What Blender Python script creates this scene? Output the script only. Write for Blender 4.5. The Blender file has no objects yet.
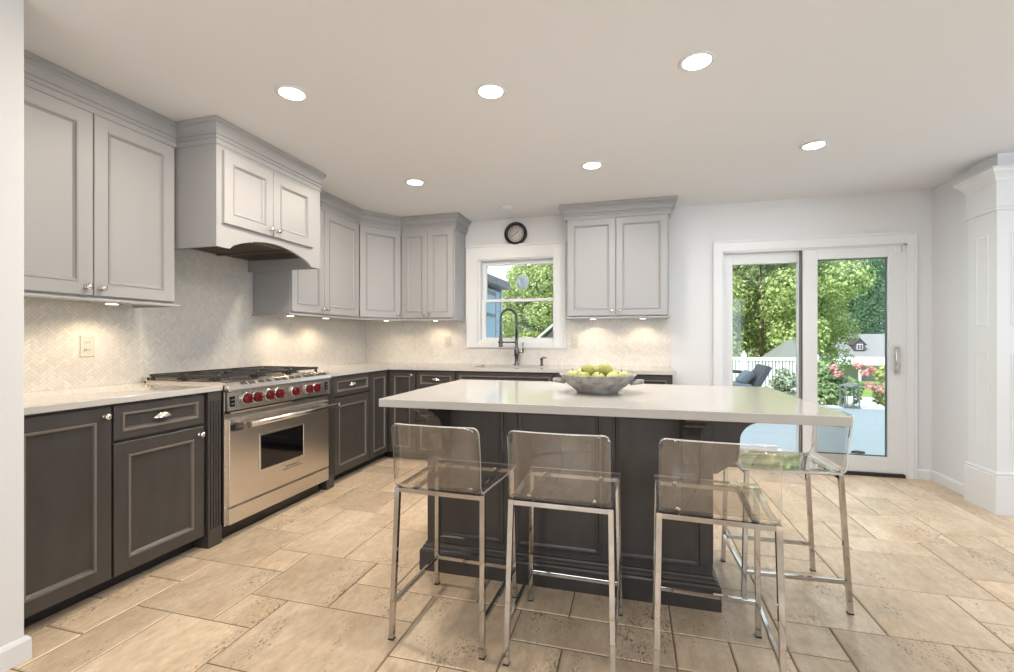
import bpy, bmesh, math, random
from mathutils import Vector, Matrix

# ------------------------------------------------------------------ camera, world, sun, exposure
SC = bpy.context.scene
COL = SC.collection
cam_d = bpy.data.cameras.new('camera')
cam_d.sensor_fit = 'HORIZONTAL'
cam_d.sensor_width = 36.0
cam_d.lens = 460.3 / 1014 * 36.0
cam_d.shift_y = 2.77 / 1014
cam_d.clip_start = 0.02
cam_d.clip_end = 500
cam = bpy.data.objects.new('camera', cam_d)
cam.location = (0, 0, 1.1845)
cam.rotation_euler = (math.radians(90), 0, math.radians(15.148))
COL.objects.link(cam)
SC.camera = cam

wd = bpy.data.worlds.new('world')
SC.world = wd
wd.use_nodes = True
bg = wd.node_tree.nodes['Background']
bg.inputs[0].default_value = (0.80, 0.90, 1.0, 1)
bg.inputs[1].default_value = 1.7

sun_d = bpy.data.lights.new('sun', 'SUN')
sun_d.energy = 7.0
sun_d.angle = math.radians(0.6)
sun_d.color = (1.0, 0.95, 0.84)
sun = bpy.data.objects.new('sun', sun_d)
sun.rotation_euler = (math.radians(50), 0, math.radians(-38))
COL.objects.link(sun)

SC.view_settings.view_transform = 'Standard'
SC.view_settings.look = 'None'
SC.view_settings.exposure = 0.13
SC.view_settings.gamma = 1.0
SC.view_settings.use_curve_mapping = False
SC.cycles.transparent_max_bounces = 32
SC.cycles.max_bounces = 10
SC.cycles.diffuse_bounces = 5
SC.cycles.glossy_bounces = 5
SC.cycles.sample_clamp_indirect = 6.0
SC.cycles.caustics_reflective = False
SC.cycles.caustics_refractive = False
SC.cycles.use_denoising = True


def area_light(name, loc, rot, sx, sy, power, color):
    d = bpy.data.lights.new(name, 'AREA')
    d.shape = 'RECTANGLE'
    d.size = sx
    d.size_y = sy
    d.energy = power
    d.color = color
    o = bpy.data.objects.new(name, d)
    o.location = loc
    o.rotation_euler = rot
    COL.objects.link(o)
    return o


# added fill lights in made-up window openings behind and beside the viewer
FILL_COOL = (0.78, 0.90, 1.0)
area_light('rear_fill_light', (-0.9, -2.70, 1.45), (math.radians(90), 0, 0), 1.7, 1.4, 42, (0.92, 0.96, 1.0))
area_light('rear_fill_light', (1.7, -2.70, 1.45), (math.radians(90), 0, 0), 1.7, 1.4, 20, FILL_COOL)
area_light('side_fill_light', (4.72, 1.6, 1.45), (0, math.radians(90), 0), 1.4, 2.6, 44, FILL_COOL)

WARM = (1.0, 0.80, 0.58)
# ------------------------------------------------------------------ room numbers
XL, YB, XR, H = -2.935, 4.657, 2.428, 2.44     # left wall, back wall, right wall, ceiling
YCOL = 3.87                                    # front of the panelled column
XFAR, YREAR = 4.60, -2.60

# ------------------------------------------------------------------ materials


def new_mat(name):
    m = bpy.data.materials.new(name)
    m.use_nodes = True
    return m, m.node_tree, m.node_tree.nodes['Principled BSDF']


def N(nt, t, **kw):
    n = nt.nodes.new(t)
    for k, v in kw.items():
        setattr(n, k, v)
    return n


def plain(name, col, rough=0.5, metal=0.0, noise=0.0, scale=8.0, bump=0.0, bscale=60, emit=None, stretch=None):
    m, nt, p = new_mat(name)
    p.inputs['Base Color'].default_value = (*col, 1)
    p.inputs['Roughness'].default_value = rough
    p.inputs['Metallic'].default_value = metal
    tc = N(nt, 'ShaderNodeTexCoord')
    src = tc.outputs['Object']
    if stretch:
        mp = N(nt, 'ShaderNodeMapping')
        mp.inputs['Scale'].default_value = stretch
        nt.links.new(src, mp.inputs[0])
        src = mp.outputs[0]
    if noise > 0:
        nz = N(nt, 'ShaderNodeTexNoise')
        nz.inputs['Scale'].default_value = scale
        nz.inputs['Detail'].default_value = 5
        nt.links.new(src, nz.inputs['Vector'])
        rp = N(nt, 'ShaderNodeValToRGB')
        rp.color_ramp.elements[0].position = 0.3
        rp.color_ramp.elements[1].position = 0.7
        rp.color_ramp.elements[0].color = (*[c * (1 - noise) for c in col], 1)
        rp.color_ramp.elements[1].color = (*[min(1, c * (1 + noise)) for c in col], 1)
        nt.links.new(nz.outputs['Fac'], rp.inputs[0])
        nt.links.new(rp.outputs[0], p.inputs['Base Color'])
    if bump > 0:
        nb = N(nt, 'ShaderNodeTexNoise')
        nb.inputs['Scale'].default_value = bscale
        nb.inputs['Detail'].default_value = 3
        nt.links.new(src, nb.inputs['Vector'])
        b = N(nt, 'ShaderNodeBump')
        b.inputs['Strength'].default_value = bump
        b.inputs['Distance'].default_value = 0.01
        nt.links.new(nb.outputs['Fac'], b.inputs['Height'])
        nt.links.new(b.outputs[0], p.inputs['Normal'])
    if emit:
        p.inputs['Emission Color'].default_value = (*emit[0], 1)
        p.inputs['Emission Strength'].default_value = emit[1]
    return m


def clear(name, tint, spec=0.04, rough=0.02, ior=1.45, power=1.0):
    """thin clear sheet: transparent, with Fresnel reflection"""
    m, nt, p = new_mat(name)
    nt.nodes.remove(p)
    out = nt.nodes['Material Output']
    tr = N(nt, 'ShaderNodeBsdfTransparent')
    tr.inputs[0].default_value = (*tint, 1)
    gl = N(nt, 'ShaderNodeBsdfGlossy')
    gl.inputs['Roughness'].default_value = rough
    gl.inputs[0].default_value = (1, 1, 1, 1)
    fr = N(nt, 'ShaderNodeFresnel')
    ge = N(nt, 'ShaderNodeNewGeometry')
    io = N(nt, 'ShaderNodeMapRange')     # thin sheet: same reflectance entering and leaving
    io.inputs['To Min'].default_value = ior
    io.inputs['To Max'].default_value = 1.0 / ior
    nt.links.new(ge.outputs['Backfacing'], io.inputs['Value'])
    nt.links.new(io.outputs[0], fr.inputs[0])
    mu = N(nt, 'ShaderNodeMath', operation='MULTIPLY')
    mu.inputs[1].default_value = power
    mx = N(nt, 'ShaderNodeMixShader')
    nt.links.new(fr.outputs[0], mu.inputs[0])
    nt.links.new(mu.outputs[0], mx.inputs[0])
    nt.links.new(tr.outputs[0], mx.inputs[1])
    nt.links.new(gl.outputs[0], mx.inputs[2])
    nt.links.new(mx.outputs[0], out.inputs[0])
    return m


def tile_mat(name, base, grout, pit, rough, attr='tint', pitscale=70, vary=0.12, vein=0.10, veinscale=3.0, stretch=(1, 1, 1), bump=0.25, spec=0.5):
    """stone: per-tile tone from a face attribute, cloudy veining and small dark pits"""
    m, nt, p = new_mat(name)
    L = nt.links
    tc = N(nt, 'ShaderNodeTexCoord')
    at = N(nt, 'ShaderNodeAttribute', attribute_name=attr)
    add = N(nt, 'ShaderNodeVectorMath', operation='MULTIPLY_ADD')
    add.inputs[1].default_value = (37, 23, 11)
    L.new(at.outputs['Color'], add.inputs[0])
    mp = N(nt, 'ShaderNodeMapping')
    mp.inputs['Scale'].default_value = stretch
    L.new(tc.outputs['Object'], mp.inputs[0])
    L.new(mp.outputs[0], add.inputs[2])
    nz = N(nt, 'ShaderNodeTexNoise')
    nz.inputs['Scale'].default_value = veinscale
    nz.inputs['Detail'].default_value = 7
    nz.inputs['Roughness'].default_value = 0.62
    nz.inputs['Distortion'].default_value = 0.6
    L.new(add.outputs[0], nz.inputs['Vector'])
    rp = N(nt, 'ShaderNodeValToRGB')
    e = rp.color_ramp.elements
    e[0].position, e[1].position = 0.28, 0.72
    e[0].color = (*[c * (1 - vein * k) for c, k in zip(base, (1.0, 1.35, 1.8))], 1)
    e[1].color = (*[min(1, c * (1 + vein * 0.8)) for c in base], 1)
    L.new(nz.outputs['Fac'], rp.inputs[0])
    # finer mottling over the veining
    nf = N(nt, 'ShaderNodeTexNoise')
    nf.inputs['Scale'].default_value = veinscale * 7
    nf.inputs['Detail'].default_value = 6
    nf.inputs['Roughness'].default_value = 0.7
    L.new(add.outputs[0], nf.inputs['Vector'])
    rf_ = N(nt, 'ShaderNodeMapRange')
    rf_.inputs['From Min'].default_value = 0.32
    rf_.inputs['From Max'].default_value = 0.68
    rf_.inputs['To Min'].default_value = 1 - vein * 0.9
    rf_.inputs['To Max'].default_value = 1 + vein * 0.7
    L.new(nf.outputs['Fac'], rf_.inputs['Value'])
    mm_ = N(nt, 'ShaderNodeVectorMath', operation='SCALE')
    L.new(rp.outputs[0], mm_.inputs[0])
    L.new(rf_.outputs[0], mm_.inputs['Scale'])
    # per-tile value
    hs = N(nt, 'ShaderNodeHueSaturation')
    mr = N(nt, 'ShaderNodeMapRange')
    mr.inputs['To Min'].default_value = 1 - vary
    mr.inputs['To Max'].default_value = 1 + vary
    sp = N(nt, 'ShaderNodeSeparateColor')
    L.new(at.outputs['Color'], sp.inputs[0])
    L.new(sp.outputs[0], mr.inputs['Value'])
    L.new(mr.outputs[0], hs.inputs['Value'])
    L.new(mm_.outputs[0], hs.inputs['Color'])
    col = hs.outputs[0]
    if pit:
        n2 = N(nt, 'ShaderNodeTexNoise')
        n2.inputs['Scale'].default_value = pitscale
        n2.inputs['Detail'].default_value = 3
        n2.inputs['Roughness'].default_value = 0.7
        L.new(add.outputs[0], n2.inputs['Vector'])
        n3 = N(nt, 'ShaderNodeTexNoise')
        n3.inputs['Scale'].default_value = 3.6
        n3.inputs['Detail'].default_value = 2
        L.new(add.outputs[0], n3.inputs['Vector'])
        ad = N(nt, 'ShaderNodeMath', operation='MULTIPLY_ADD')
        ad.inputs[1].default_value = 0.55
        L.new(n3.outputs['Fac'], ad.inputs[0])
        L.new(n2.outputs['Fac'], ad.inputs[2])
        r2 = N(nt, 'ShaderNodeValToRGB')
        r2.color_ramp.elements[0].position = 0.895
        r2.color_ramp.elements[1].position = 1.0
        r2.color_ramp.elements[0].color = (0, 0, 0, 1)
        r2.color_ramp.elements[1].color = (1, 1, 1, 1)
        L.new(ad.outputs[0], r2.inputs[0])
        mx = N(nt, 'ShaderNodeMix', data_type='RGBA')
        L.new(r2.outputs[0], mx.inputs[0])
        L.new(col, mx.inputs[6])
        mx.inputs[7].default_value = (*pit, 1)
        col = mx.outputs[2]
        b = N(nt, 'ShaderNodeBump', invert=True)
        b.inputs['Strength'].default_value = bump
        b.inputs['Distance'].default_value = 0.004
        L.new(r2.outputs[0], b.inputs['Height'])
        L.new(b.outputs[0], p.inputs['Normal'])
    L.new(col, p.inputs['Base Color'])
    p.inputs['Roughness'].default_value = rough
    p.inputs['Specular IOR Level'].default_value = spec
    return m


def leaf_mat(name, a, b):
    m, nt, p = new_mat(name)
    nt.nodes.remove(p)
    L = nt.links
    out = nt.nodes['Material Output']
    at = N(nt, 'ShaderNodeAttribute', attribute_name='tint')
    rp = N(nt, 'ShaderNodeValToRGB')
    rp.color_ramp.elements[0].color = (*a, 1)
    rp.color_ramp.elements[1].color = (*b, 1)
    sp = N(nt, 'ShaderNodeSeparateColor')
    L.new(at.outputs['Color'], sp.inputs[0])
    L.new(sp.outputs[0], rp.inputs[0])
    df = N(nt, 'ShaderNodeBsdfDiffuse')
    tl = N(nt, 'ShaderNodeBsdfTranslucent')
    L.new(rp.outputs[0], df.inputs[0])
    L.new(rp.outputs[0], tl.inputs[0])
    mx = N(nt, 'ShaderNodeMixShader')
    mx.inputs[0].default_value = 0.35
    L.new(df.outputs[0], mx.inputs[1])
    L.new(tl.outputs[0], mx.inputs[2])
    L.new(mx.outputs[0], out.inputs[0])
    return m


M = {}
M['wall'] = plain('wall_paint', (0.69, 0.695, 0.705), 0.75)
M['wall_tan'] = plain('tan_wall_paint', (0.45, 0.33, 0.22), 0.75)
M['ceil'] = plain('ceiling_paint', (0.77, 0.78, 0.80), 0.85)
M['trim'] = plain('white_trim_paint', (0.72, 0.73, 0.74), 0.35)
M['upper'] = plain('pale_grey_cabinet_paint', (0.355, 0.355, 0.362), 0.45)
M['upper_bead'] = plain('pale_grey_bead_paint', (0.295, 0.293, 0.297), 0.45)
M['dark'] = plain('dark_stained_wood', (0.058, 0.052, 0.048), 0.36, noise=0.10, scale=4, stretch=(5, 5, 1.5))
M['dark_bead'] = plain('dark_wood_bead_highlight', (0.165, 0.145, 0.125), 0.30)  # lighter tone paints in the highlight that the bead moulding catches
M['island'] = plain('island_dark_wood', (0.050, 0.044, 0.042), 0.32, noise=0.12, scale=4, stretch=(5, 5, 1.5))
M['toe'] = plain('black_toe_kick', (0.012, 0.012, 0.012), 0.5)
M['quartz'] = plain('pale_quartz', (0.53, 0.51, 0.48), 0.09, noise=0.015, scale=30)
M['steel'] = plain('brushed_stainless', (0.74, 0.69, 0.64), 0.27, 1.0, noise=0.05, scale=6, stretch=(1, 1, 22))
M['steel_dark'] = plain('dark_steel', (0.16, 0.15, 0.14), 0.35, 1.0)
M['filter'] = plain('hood_filter_metal', (0.22, 0.19, 0.16), 0.4, 1.0)
M['chrome'] = plain('chrome', (0.52, 0.50, 0.48), 0.07, 1.0)
M['nickel'] = plain('satin_nickel', (0.74, 0.71, 0.67), 0.22, 1.0)
M['iron'] = plain('cast_iron', (0.025, 0.023, 0.022), 0.55, bump=0.15, bscale=180)
M['red'] = plain('red_knob', (0.15, 0.010, 0.012), 0.25)
M['black'] = plain('black_gloss', (0.008, 0.008, 0.009), 0.18)
M['ovenglass'] = plain('oven_glass', (0.004, 0.004, 0.005), 0.05)
M['gun'] = plain('gunmetal_faucet', (0.13, 0.13, 0.13), 0.28, 1.0)
M['clockface'] = plain('clock_face', (0.60, 0.55, 0.51), 0.5)
M['mark'] = plain('dark_print', (0.05, 0.045, 0.04), 0.6)
M['lens'] = plain('lamp_lens', (0.9, 0.9, 0.9), 0.5, emit=((1.0, 0.93, 0.82), 14.0))
M['puck'] = plain('puck_lens', (0.9, 0.9, 0.9), 0.5, emit=((1.0, 0.84, 0.62), 6.0))
M['plastic'] = plain('outlet_plastic', (0.56, 0.53, 0.48), 0.4)
M['slot'] = plain('outlet_slot', (0.10, 0.09, 0.08), 0.6)
M['acryl'] = clear('acrylic_sheet', (0.965, 0.945, 0.92), rough=0.03, ior=1.85, power=1.15)
m, nt, p = new_mat('acrylic_edge')
p.inputs['Base Color'].default_value = (0.86, 0.84, 0.80, 1)
p.inputs['Roughness'].default_value = 0.12
p.inputs['Alpha'].default_value = 0.55
M['acryl_edge'] = m
M['pane'] = clear('window_pane', (0.95, 0.975, 0.965), rough=0.0, ior=1.45, power=0.8)
M['pane_low'] = clear('sliding_pane', (0.90, 0.955, 0.94), rough=0.0, ior=1.45, power=1.0)
M['bowl'] = plain('weathered_stoneware', (0.30, 0.285, 0.265), 0.75, noise=0.35, scale=26, bump=0.4, bscale=70)
M['apple'] = plain('green_apple_skin', (0.36, 0.38, 0.10), 0.4, noise=0.22, scale=18)
M['apple_pale'] = plain('pale_apple_skin', (0.46, 0.45, 0.17), 0.42, noise=0.18, scale=18)
M['stem'] = plain('stem_brown', (0.07, 0.045, 0.025), 0.7)
M['sill'] = plain('dark_sill', (0.02, 0.018, 0.017), 0.5)
M['grout'] = plain('grout', (0.22, 0.155, 0.10), 0.9, noise=0.2, scale=30)
M['marblegrout'] = plain('marble_grout', (0.60, 0.575, 0.54), 0.8)
M['travertine'] = tile_mat('travertine', (0.66, 0.535, 0.395), None, (0.20, 0.135, 0.085), 0.38, pitscale=75, vary=0.13, vein=0.19, veinscale=3.2, stretch=(1.6, 0.7, 1))
M['marble'] = tile_mat('marble_mosaic', (0.72, 0.70, 0.665), None, None, 0.28, vary=0.055, vein=0.06, veinscale=5)
M['deck'] = plain('deck_boards_grey', (0.58, 0.62, 0.66), 0.6, noise=0.06, scale=4, stretch=(0.4, 8, 1))
M['lawn'] = plain('lawn_grass', (0.22, 0.30, 0.07), 0.9, noise=0.35, scale=3, bump=0.5, bscale=80)
M['white_out'] = plain('white_exterior_paint', (0.62, 0.65, 0.69), 0.5)
M['blue_siding'] = plain('pale_blue_siding', (0.36, 0.50, 0.64), 0.6, noise=0.04, scale=3)
M['roofgrey'] = plain('grey_shingles', (0.24, 0.23, 0.25), 0.85, noise=0.15, scale=9)
M['plum'] = plain('plum_siding', (0.075, 0.05, 0.075), 0.6)
M['umbrella'] = plain('grey_canvas', (0.15, 0.165, 0.155), 0.8)
M['wicker'] = plain('dark_wicker', (0.13, 0.14, 0.155), 0.6, noise=0.2, scale=60)
M['cushion'] = plain('slate_cushion', (0.26, 0.29, 0.33), 0.8)
M['bark'] = plain('bark', (0.10, 0.075, 0.055), 0.9, noise=0.3, scale=12)
M['leaf_a'] = leaf_mat('leaf_light', (0.17, 0.27, 0.09), (0.62, 0.68, 0.34))
M['leaf_b'] = leaf_mat('leaf_deep', (0.13, 0.23, 0.11), (0.48, 0.58, 0.33))
M['leaf_c'] = leaf_mat('leaf_variegated', (0.10, 0.16, 0.10), (0.52, 0.58, 0.46))
M['leaf_y'] = leaf_mat('leaf_yellow', (0.20, 0.24, 0.05), (0.60, 0.58, 0.28))
M['leaf_n'] = leaf_mat('conifer_needles', (0.05, 0.13, 0.09), (0.18, 0.32, 0.18))
M['petal'] = leaf_mat('pink_petals', (0.55, 0.22, 0.23), (0.85, 0.52, 0.52))
M['leaf_dry'] = plain('dry_leaf', (0.08, 0.06, 0.04), 0.9)
M['candle'] = plain('candle_wax', (0.8, 0.78, 0.72), 0.5)

# ------------------------------------------------------------------ geometry helpers


class G:
    """collects faces (world coordinates) for ONE mesh object"""

    def __init__(self):
        self.v, self.f, self.mi, self.sm = [], [], [], []

    def add(self, verts, faces, mi=0, smooth=False):
        o = len(self.v)
        self.v += [tuple(p) for p in verts]
        for f in faces:
            self.f.append(tuple(i + o for i in f))
            self.mi.append(mi)
            self.sm.append(smooth)
        return self

    def box(self, x0, x1, y0, y1, z0, z1, mi=0):
        x0, x1 = min(x0, x1), max(x0, x1)
        y0, y1 = min(y0, y1), max(y0, y1)
        z0, z1 = min(z0, z1), max(z0, z1)
        v = [(x0, y0, z0), (x1, y0, z0), (x1, y1, z0), (x0, y1, z0), (x0, y0, z1), (x1, y0, z1), (x1, y1, z1), (x0, y1, z1)]
        return self.add(v, [(0, 3, 2, 1), (4, 5, 6, 7), (0, 1, 5, 4), (1, 2, 6, 5), (2, 3, 7, 6), (3, 0, 4, 7)], mi)

    def bar(self, p0, p1, w, h=None, up=(0, 0, 1), mi=0):
        """rectangular tube between two points"""
        h = h or w
        p0, p1 = Vector(p0), Vector(p1)
        d = (p1 - p0).normalized()
        u = Vector(up)
        if abs(d.dot(u)) > 0.95:
            u = Vector((0, 1, 0))
        s = d.cross(u).normalized() * (w / 2)
        t = s.cross(d).normalized() * (h / 2)
        v = []
        for p in (p0, p1):
            v += [p - s - t, p + s - t, p + s + t, p - s + t]
        return self.add(v, [(0, 1, 2, 3), (7, 6, 5, 4), (0, 4, 5, 1), (1, 5, 6, 2), (2, 6, 7, 3), (3, 7, 4, 0)], mi)

    def tube(self, pts, r, seg=10, mi=0, cap=True):
        pts = [Vector(p) for p in pts]
        n = len(pts)
        rs = r if isinstance(r, (list, tuple)) else [r] * n
        rings = []
        prev = None
        for i, p in enumerate(pts):
            d = (pts[min(i + 1, n - 1)] - pts[max(i - 1, 0)]).normalized()
            if prev is None:
                u = Vector((0, 0, 1)) if abs(d.z) < 0.9 else Vector((1, 0, 0))
                s = d.cross(u).normalized()
            else:
                s = (prev - d * prev.dot(d)).normalized()
            prev = s
            t = d.cross(s)
            rings.append([p + (s * math.cos(a) + t * math.sin(a)) * rs[i] for a in [2 * math.pi * k / seg for k in range(seg)]])
        v = [q for ring in rings for q in ring]
        f = []
        for i in range(n - 1):
            for k in range(seg):
                f.append((i * seg + k, i * seg + (k + 1) % seg, (i + 1) * seg + (k + 1) % seg, (i + 1) * seg + k))
        self.add(v, f, mi, True)
        if cap:
            self.add(rings[0], [tuple(range(seg))[::-1]], mi)
            self.add(rings[-1], [tuple(range(seg))], mi)
        return self

    def lathe(self, prof, c, axis=(0, 0, 1), seg=24, mi=0, smooth=True, cap=True):
        """prof: list of (radius, height) along axis from point c"""
        ax = Vector(axis).normalized()
        u = Vector((0, 0, 1)) if abs(ax.z) < 0.9 else Vector((1, 0, 0))
        s = ax.cross(u).normalized()
        t = ax.cross(s)
        c = Vector(c)
        v, f = [], []
        for r, h in prof:
            for k in range(seg):
                a = 2 * math.pi * k / seg
                v.append(c + ax * h + (s * math.cos(a) + t * math.sin(a)) * max(r, 1e-5))
        for i in range(len(prof) - 1):
            for k in range(seg):
                f.append((i * seg + k, i * seg + (k + 1) % seg, (i + 1) * seg + (k + 1) % seg, (i + 1) * seg + k))
        if cap:
            f.append(tuple(range(seg))[::-1])
            f.append(tuple(range((len(prof) - 1) * seg, len(prof) * seg)))
        return self.add(v, f, mi, smooth)

    def prism(self, poly, fn, d0, d1, mi=0, smooth=False):
        """2-D outline poly; fn(a, b, d) -> xyz; extruded from depth d0 to d1"""
        n = len(poly)
        v = [fn(a, b, d0) for a, b in poly] + [fn(a, b, d1) for a, b in poly]
        f = [tuple(range(n)), tuple(range(2 * n - 1, n - 1, -1))]
        self.add(v, f, mi)
        self.add(v, [(i, i + n, (i + 1) % n + n, (i + 1) % n) for i in range(n)], mi, smooth)
        return self

    def sweep(self, path, prof, mi=0, closed=False):
        """moulding: profile (out, z) carried along a plan path; out is to the right of travel"""
        n = len(path)
        P = [Vector((p[0], p[1])) for p in path]
        offs = []
        for i in range(n):
            a = P[i] - P[i - 1] if (i > 0 or closed) else None
            b = P[(i + 1) % n] - P[i] if (i < n - 1 or closed) else None
            ns = [Vector((d.y, -d.x)).normalized() for d in (a, b) if d is not None]
            if len(ns) == 2:
                mm = (ns[0] + ns[1]).normalized()
                offs.append(mm / max(0.2, mm.dot(ns[0])))
            else:
                offs.append(ns[0])
        k = len(prof)
        v = []
        for p, o in zip(P, offs):
            for out, z in prof:
                q = p + o * out
                v.append((q.x, q.y, z))
        f = []
        rng = n if closed else n - 1
        for i in range(rng):
            j = (i + 1) % n
            for q in range(k):
                r = (q + 1) % k
                f.append((i * k + q, j * k + q, j * k + r, i * k + r))
        self.add(v, f, mi)
        if not closed:
            self.add(v[:k], [tuple(range(k))], mi)
            self.add(v[-k:], [tuple(range(k))[::-1]], mi)
        return self

    def rings(self, rects, fn, mis):
        """nested rectangles (u0,u1,v0,v1,w) joined ring by ring, last one filled"""
        v = []
        for u0, u1, v0, v1, w in rects:
            v += [fn(u0, v0, w), fn(u1, v0, w), fn(u1, v1, w), fn(u0, v1, w)]
        for i in range(len(rects) - 1):
            a, b = i * 4, i * 4 + 4
            self.add(v[a:b + 4], [(k, (k + 1) % 4, 4 + (k + 1) % 4, 4 + k) for k in range(4)], mis[i])
        self.add(v[-4:], [(0, 1, 2, 3)], mis[-1])
        self.add(v[:4], [(3, 2, 1, 0)], mis[0])
        return self


BASE = {}


def world_base(o):
    return BASE.get(o.name, Vector((0, 0, 0)))


def part(name, g, mats, parent=None, bev=0.0, stuff=False, label=None, local=False):
    """ONE mesh object from g; vertices are world coordinates unless local"""
    if not isinstance(mats, (list, tuple)):
        mats = [mats]
    me = bpy.data.meshes.new(name)
    b = world_base(parent) if (parent and not local) else Vector((0, 0, 0))
    me.from_pydata([(p[0] - b.x, p[1] - b.y, p[2] - b.z) for p in g.v], [], g.f)
    for mm in mats:
        me.materials.append(mm)
    me.polygons.foreach_set('material_index', g.mi)
    me.polygons.foreach_set('use_smooth', g.sm)
    me.update()
    o = bpy.data.objects.new(name, me)
    COL.objects.link(o)
    # consistent outward normals
    bm = bmesh.new()
    bm.from_mesh(me)
    bmesh.ops.remove_doubles(bm, verts=bm.verts, dist=1e-6)
    bmesh.ops.recalc_face_normals(bm, faces=bm.faces)
    bm.to_mesh(me)
    bm.free()
    if parent:
        o.parent = parent
        BASE[o.name] = b
    if bev > 0:
        md = o.modifiers.new('bevel', 'BEVEL')
        md.width = bev
        md.segments = 2
        md.limit_method = 'ANGLE'
        md.angle_limit = math.radians(40)
    if stuff:
        o['kind'] = 'stuff'
    if label:
        o['label'] = label
    return o


def tag(o, label, cat, group=None):
    o['label'] = label
    o['category'] = cat
    if group:
        o['group'] = group
    return o


def thing(name, loc, label, cat, group=None, rz=0.0):
    o = bpy.data.objects.new(name, None)
    o.empty_display_size = 0.05
    COL.objects.link(o)
    o.location = loc
    o.rotation_euler = (0, 0, rz)
    BASE[o.name] = Vector(loc)
    return tag(o, label, cat, group)


def solo(name, g, mats, label, cat, group=None, bev=0.0, stuff=False):
    o = part(name, g, mats, None, bev, stuff)
    return tag(o, label, cat, group)


def struct(name, g, mats, bev=0.0, parent=None, label=None):
    o = part(name, g, mats, parent, bev)
    o['kind'] = 'structure'
    if label:
        o['label'] = label
    return o


def copy_tree(o, parent=None):
    c = o.copy()
    COL.objects.link(c)
    if parent:
        c.parent = parent
    for ch in [q for q in o.children]:
        copy_tree(ch, c)
    return c


def tint_attr(o, vals):
    me = o.data
    at = me.attributes.new('tint', 'FLOAT_COLOR', 'FACE')
    flat = []
    for t in vals:
        flat += [t[0], t[1], t[2], 1.0]
    at.data.foreach_set('color', flat)


# plane mappings: (u along, v up, w outwards)
def on_left(x):      # cabinet fronts on the left wall, facing +x; u = world y
    return lambda u, v, w: (x + w, u, v)


def on_back(y):      # cabinet fronts on the back wall, facing -y; u = world x
    return lambda u, v, w: (u, y - w, v)


def on_diag(p0, p1):  # u measured from p0 towards p1, facing the room
    d = Vector((p1[0] - p0[0], p1[1] - p0[1], 0)).normalized()
    n = Vector((d.y, -d.x, 0))
    return lambda u, v, w: (p0[0] + d.x * u + n.x * w, p0[1] + d.y * u + n.y * w, v)


def door_mesh(fn, u0, u1, v0, v1, fw=0.062, t=0.02, raise_=0.0):
    """framed door: chamfered edge, flat frame, raised bead, recessed panel"""
    g = G()
    R = lambda i, w: (u0 + i, u1 - i, v0 + i, v1 - i, w)
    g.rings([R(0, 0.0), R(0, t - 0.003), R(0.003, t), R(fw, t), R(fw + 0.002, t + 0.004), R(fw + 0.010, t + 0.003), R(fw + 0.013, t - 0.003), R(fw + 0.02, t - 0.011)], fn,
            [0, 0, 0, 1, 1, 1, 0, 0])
    return g


def knob_mesh(fn, u, v, w, r=0.015):
    a = Vector(fn(u, v, w))
    ax = Vector(fn(u, v, w + 1)) - a
    g = G()
    g.lathe([(r * .75, 0), (r * .75, .003), (r * .4, .006), (r * .38, .014), (r * .9, .018), (r, .023), (r * .85, .029), (r * .35, .032)], a, ax, 14)
    return g


def cup_pull(fn, u, v, w, hw=0.044, hh=0.030, dp=0.026):
    """half-dome bin pull, open underneath"""
    g = G()
    nu, nv = 14, 8
    for off in (0.0, 0.0025):
        vs, fs = [], []
        for i in range(nu + 1):
            a = math.pi * i / nu
            for j in range(nv + 1):
                b = (math.pi / 2) * j / nv
                x = -math.cos(a) * math.cos(b) if False else -math.cos(a)
                r = math.sin(a)
                vs.append(fn(u + (hw - off) * x, v + (hh - off) * r * math.sin(b), w + (dp - off) * r * math.cos(b)))
        for i in range(nu):
            for j in range(nv):
                k = i * (nv + 1) + j
                fs.append((k, k + 1, k + nv + 2, k + nv + 1))
        g.add(vs, fs, 0, True)
    g.prism([(u - hw - .004, v - .002), (u + hw + .004, v - .002), (u + hw + .004, v + .004), (u - hw - .004, v + .004)], fn, w, w + .003)
    return g


def add_door(parent, fn, u0, u1, v0, v1, mats, knob=None, fw=0.062, name='door', knob_mat=None, w0=0.0):
    f2 = (lambda u, v, w: fn(u, v, w + w0))
    d = part(name, door_mesh(f2, u0, u1, v0, v1, fw), mats, parent)
    if knob:
        part('knob', knob_mesh(f2, knob[0], knob[1], 0.02), knob_mat or M['nickel'], d)
    return d


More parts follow.
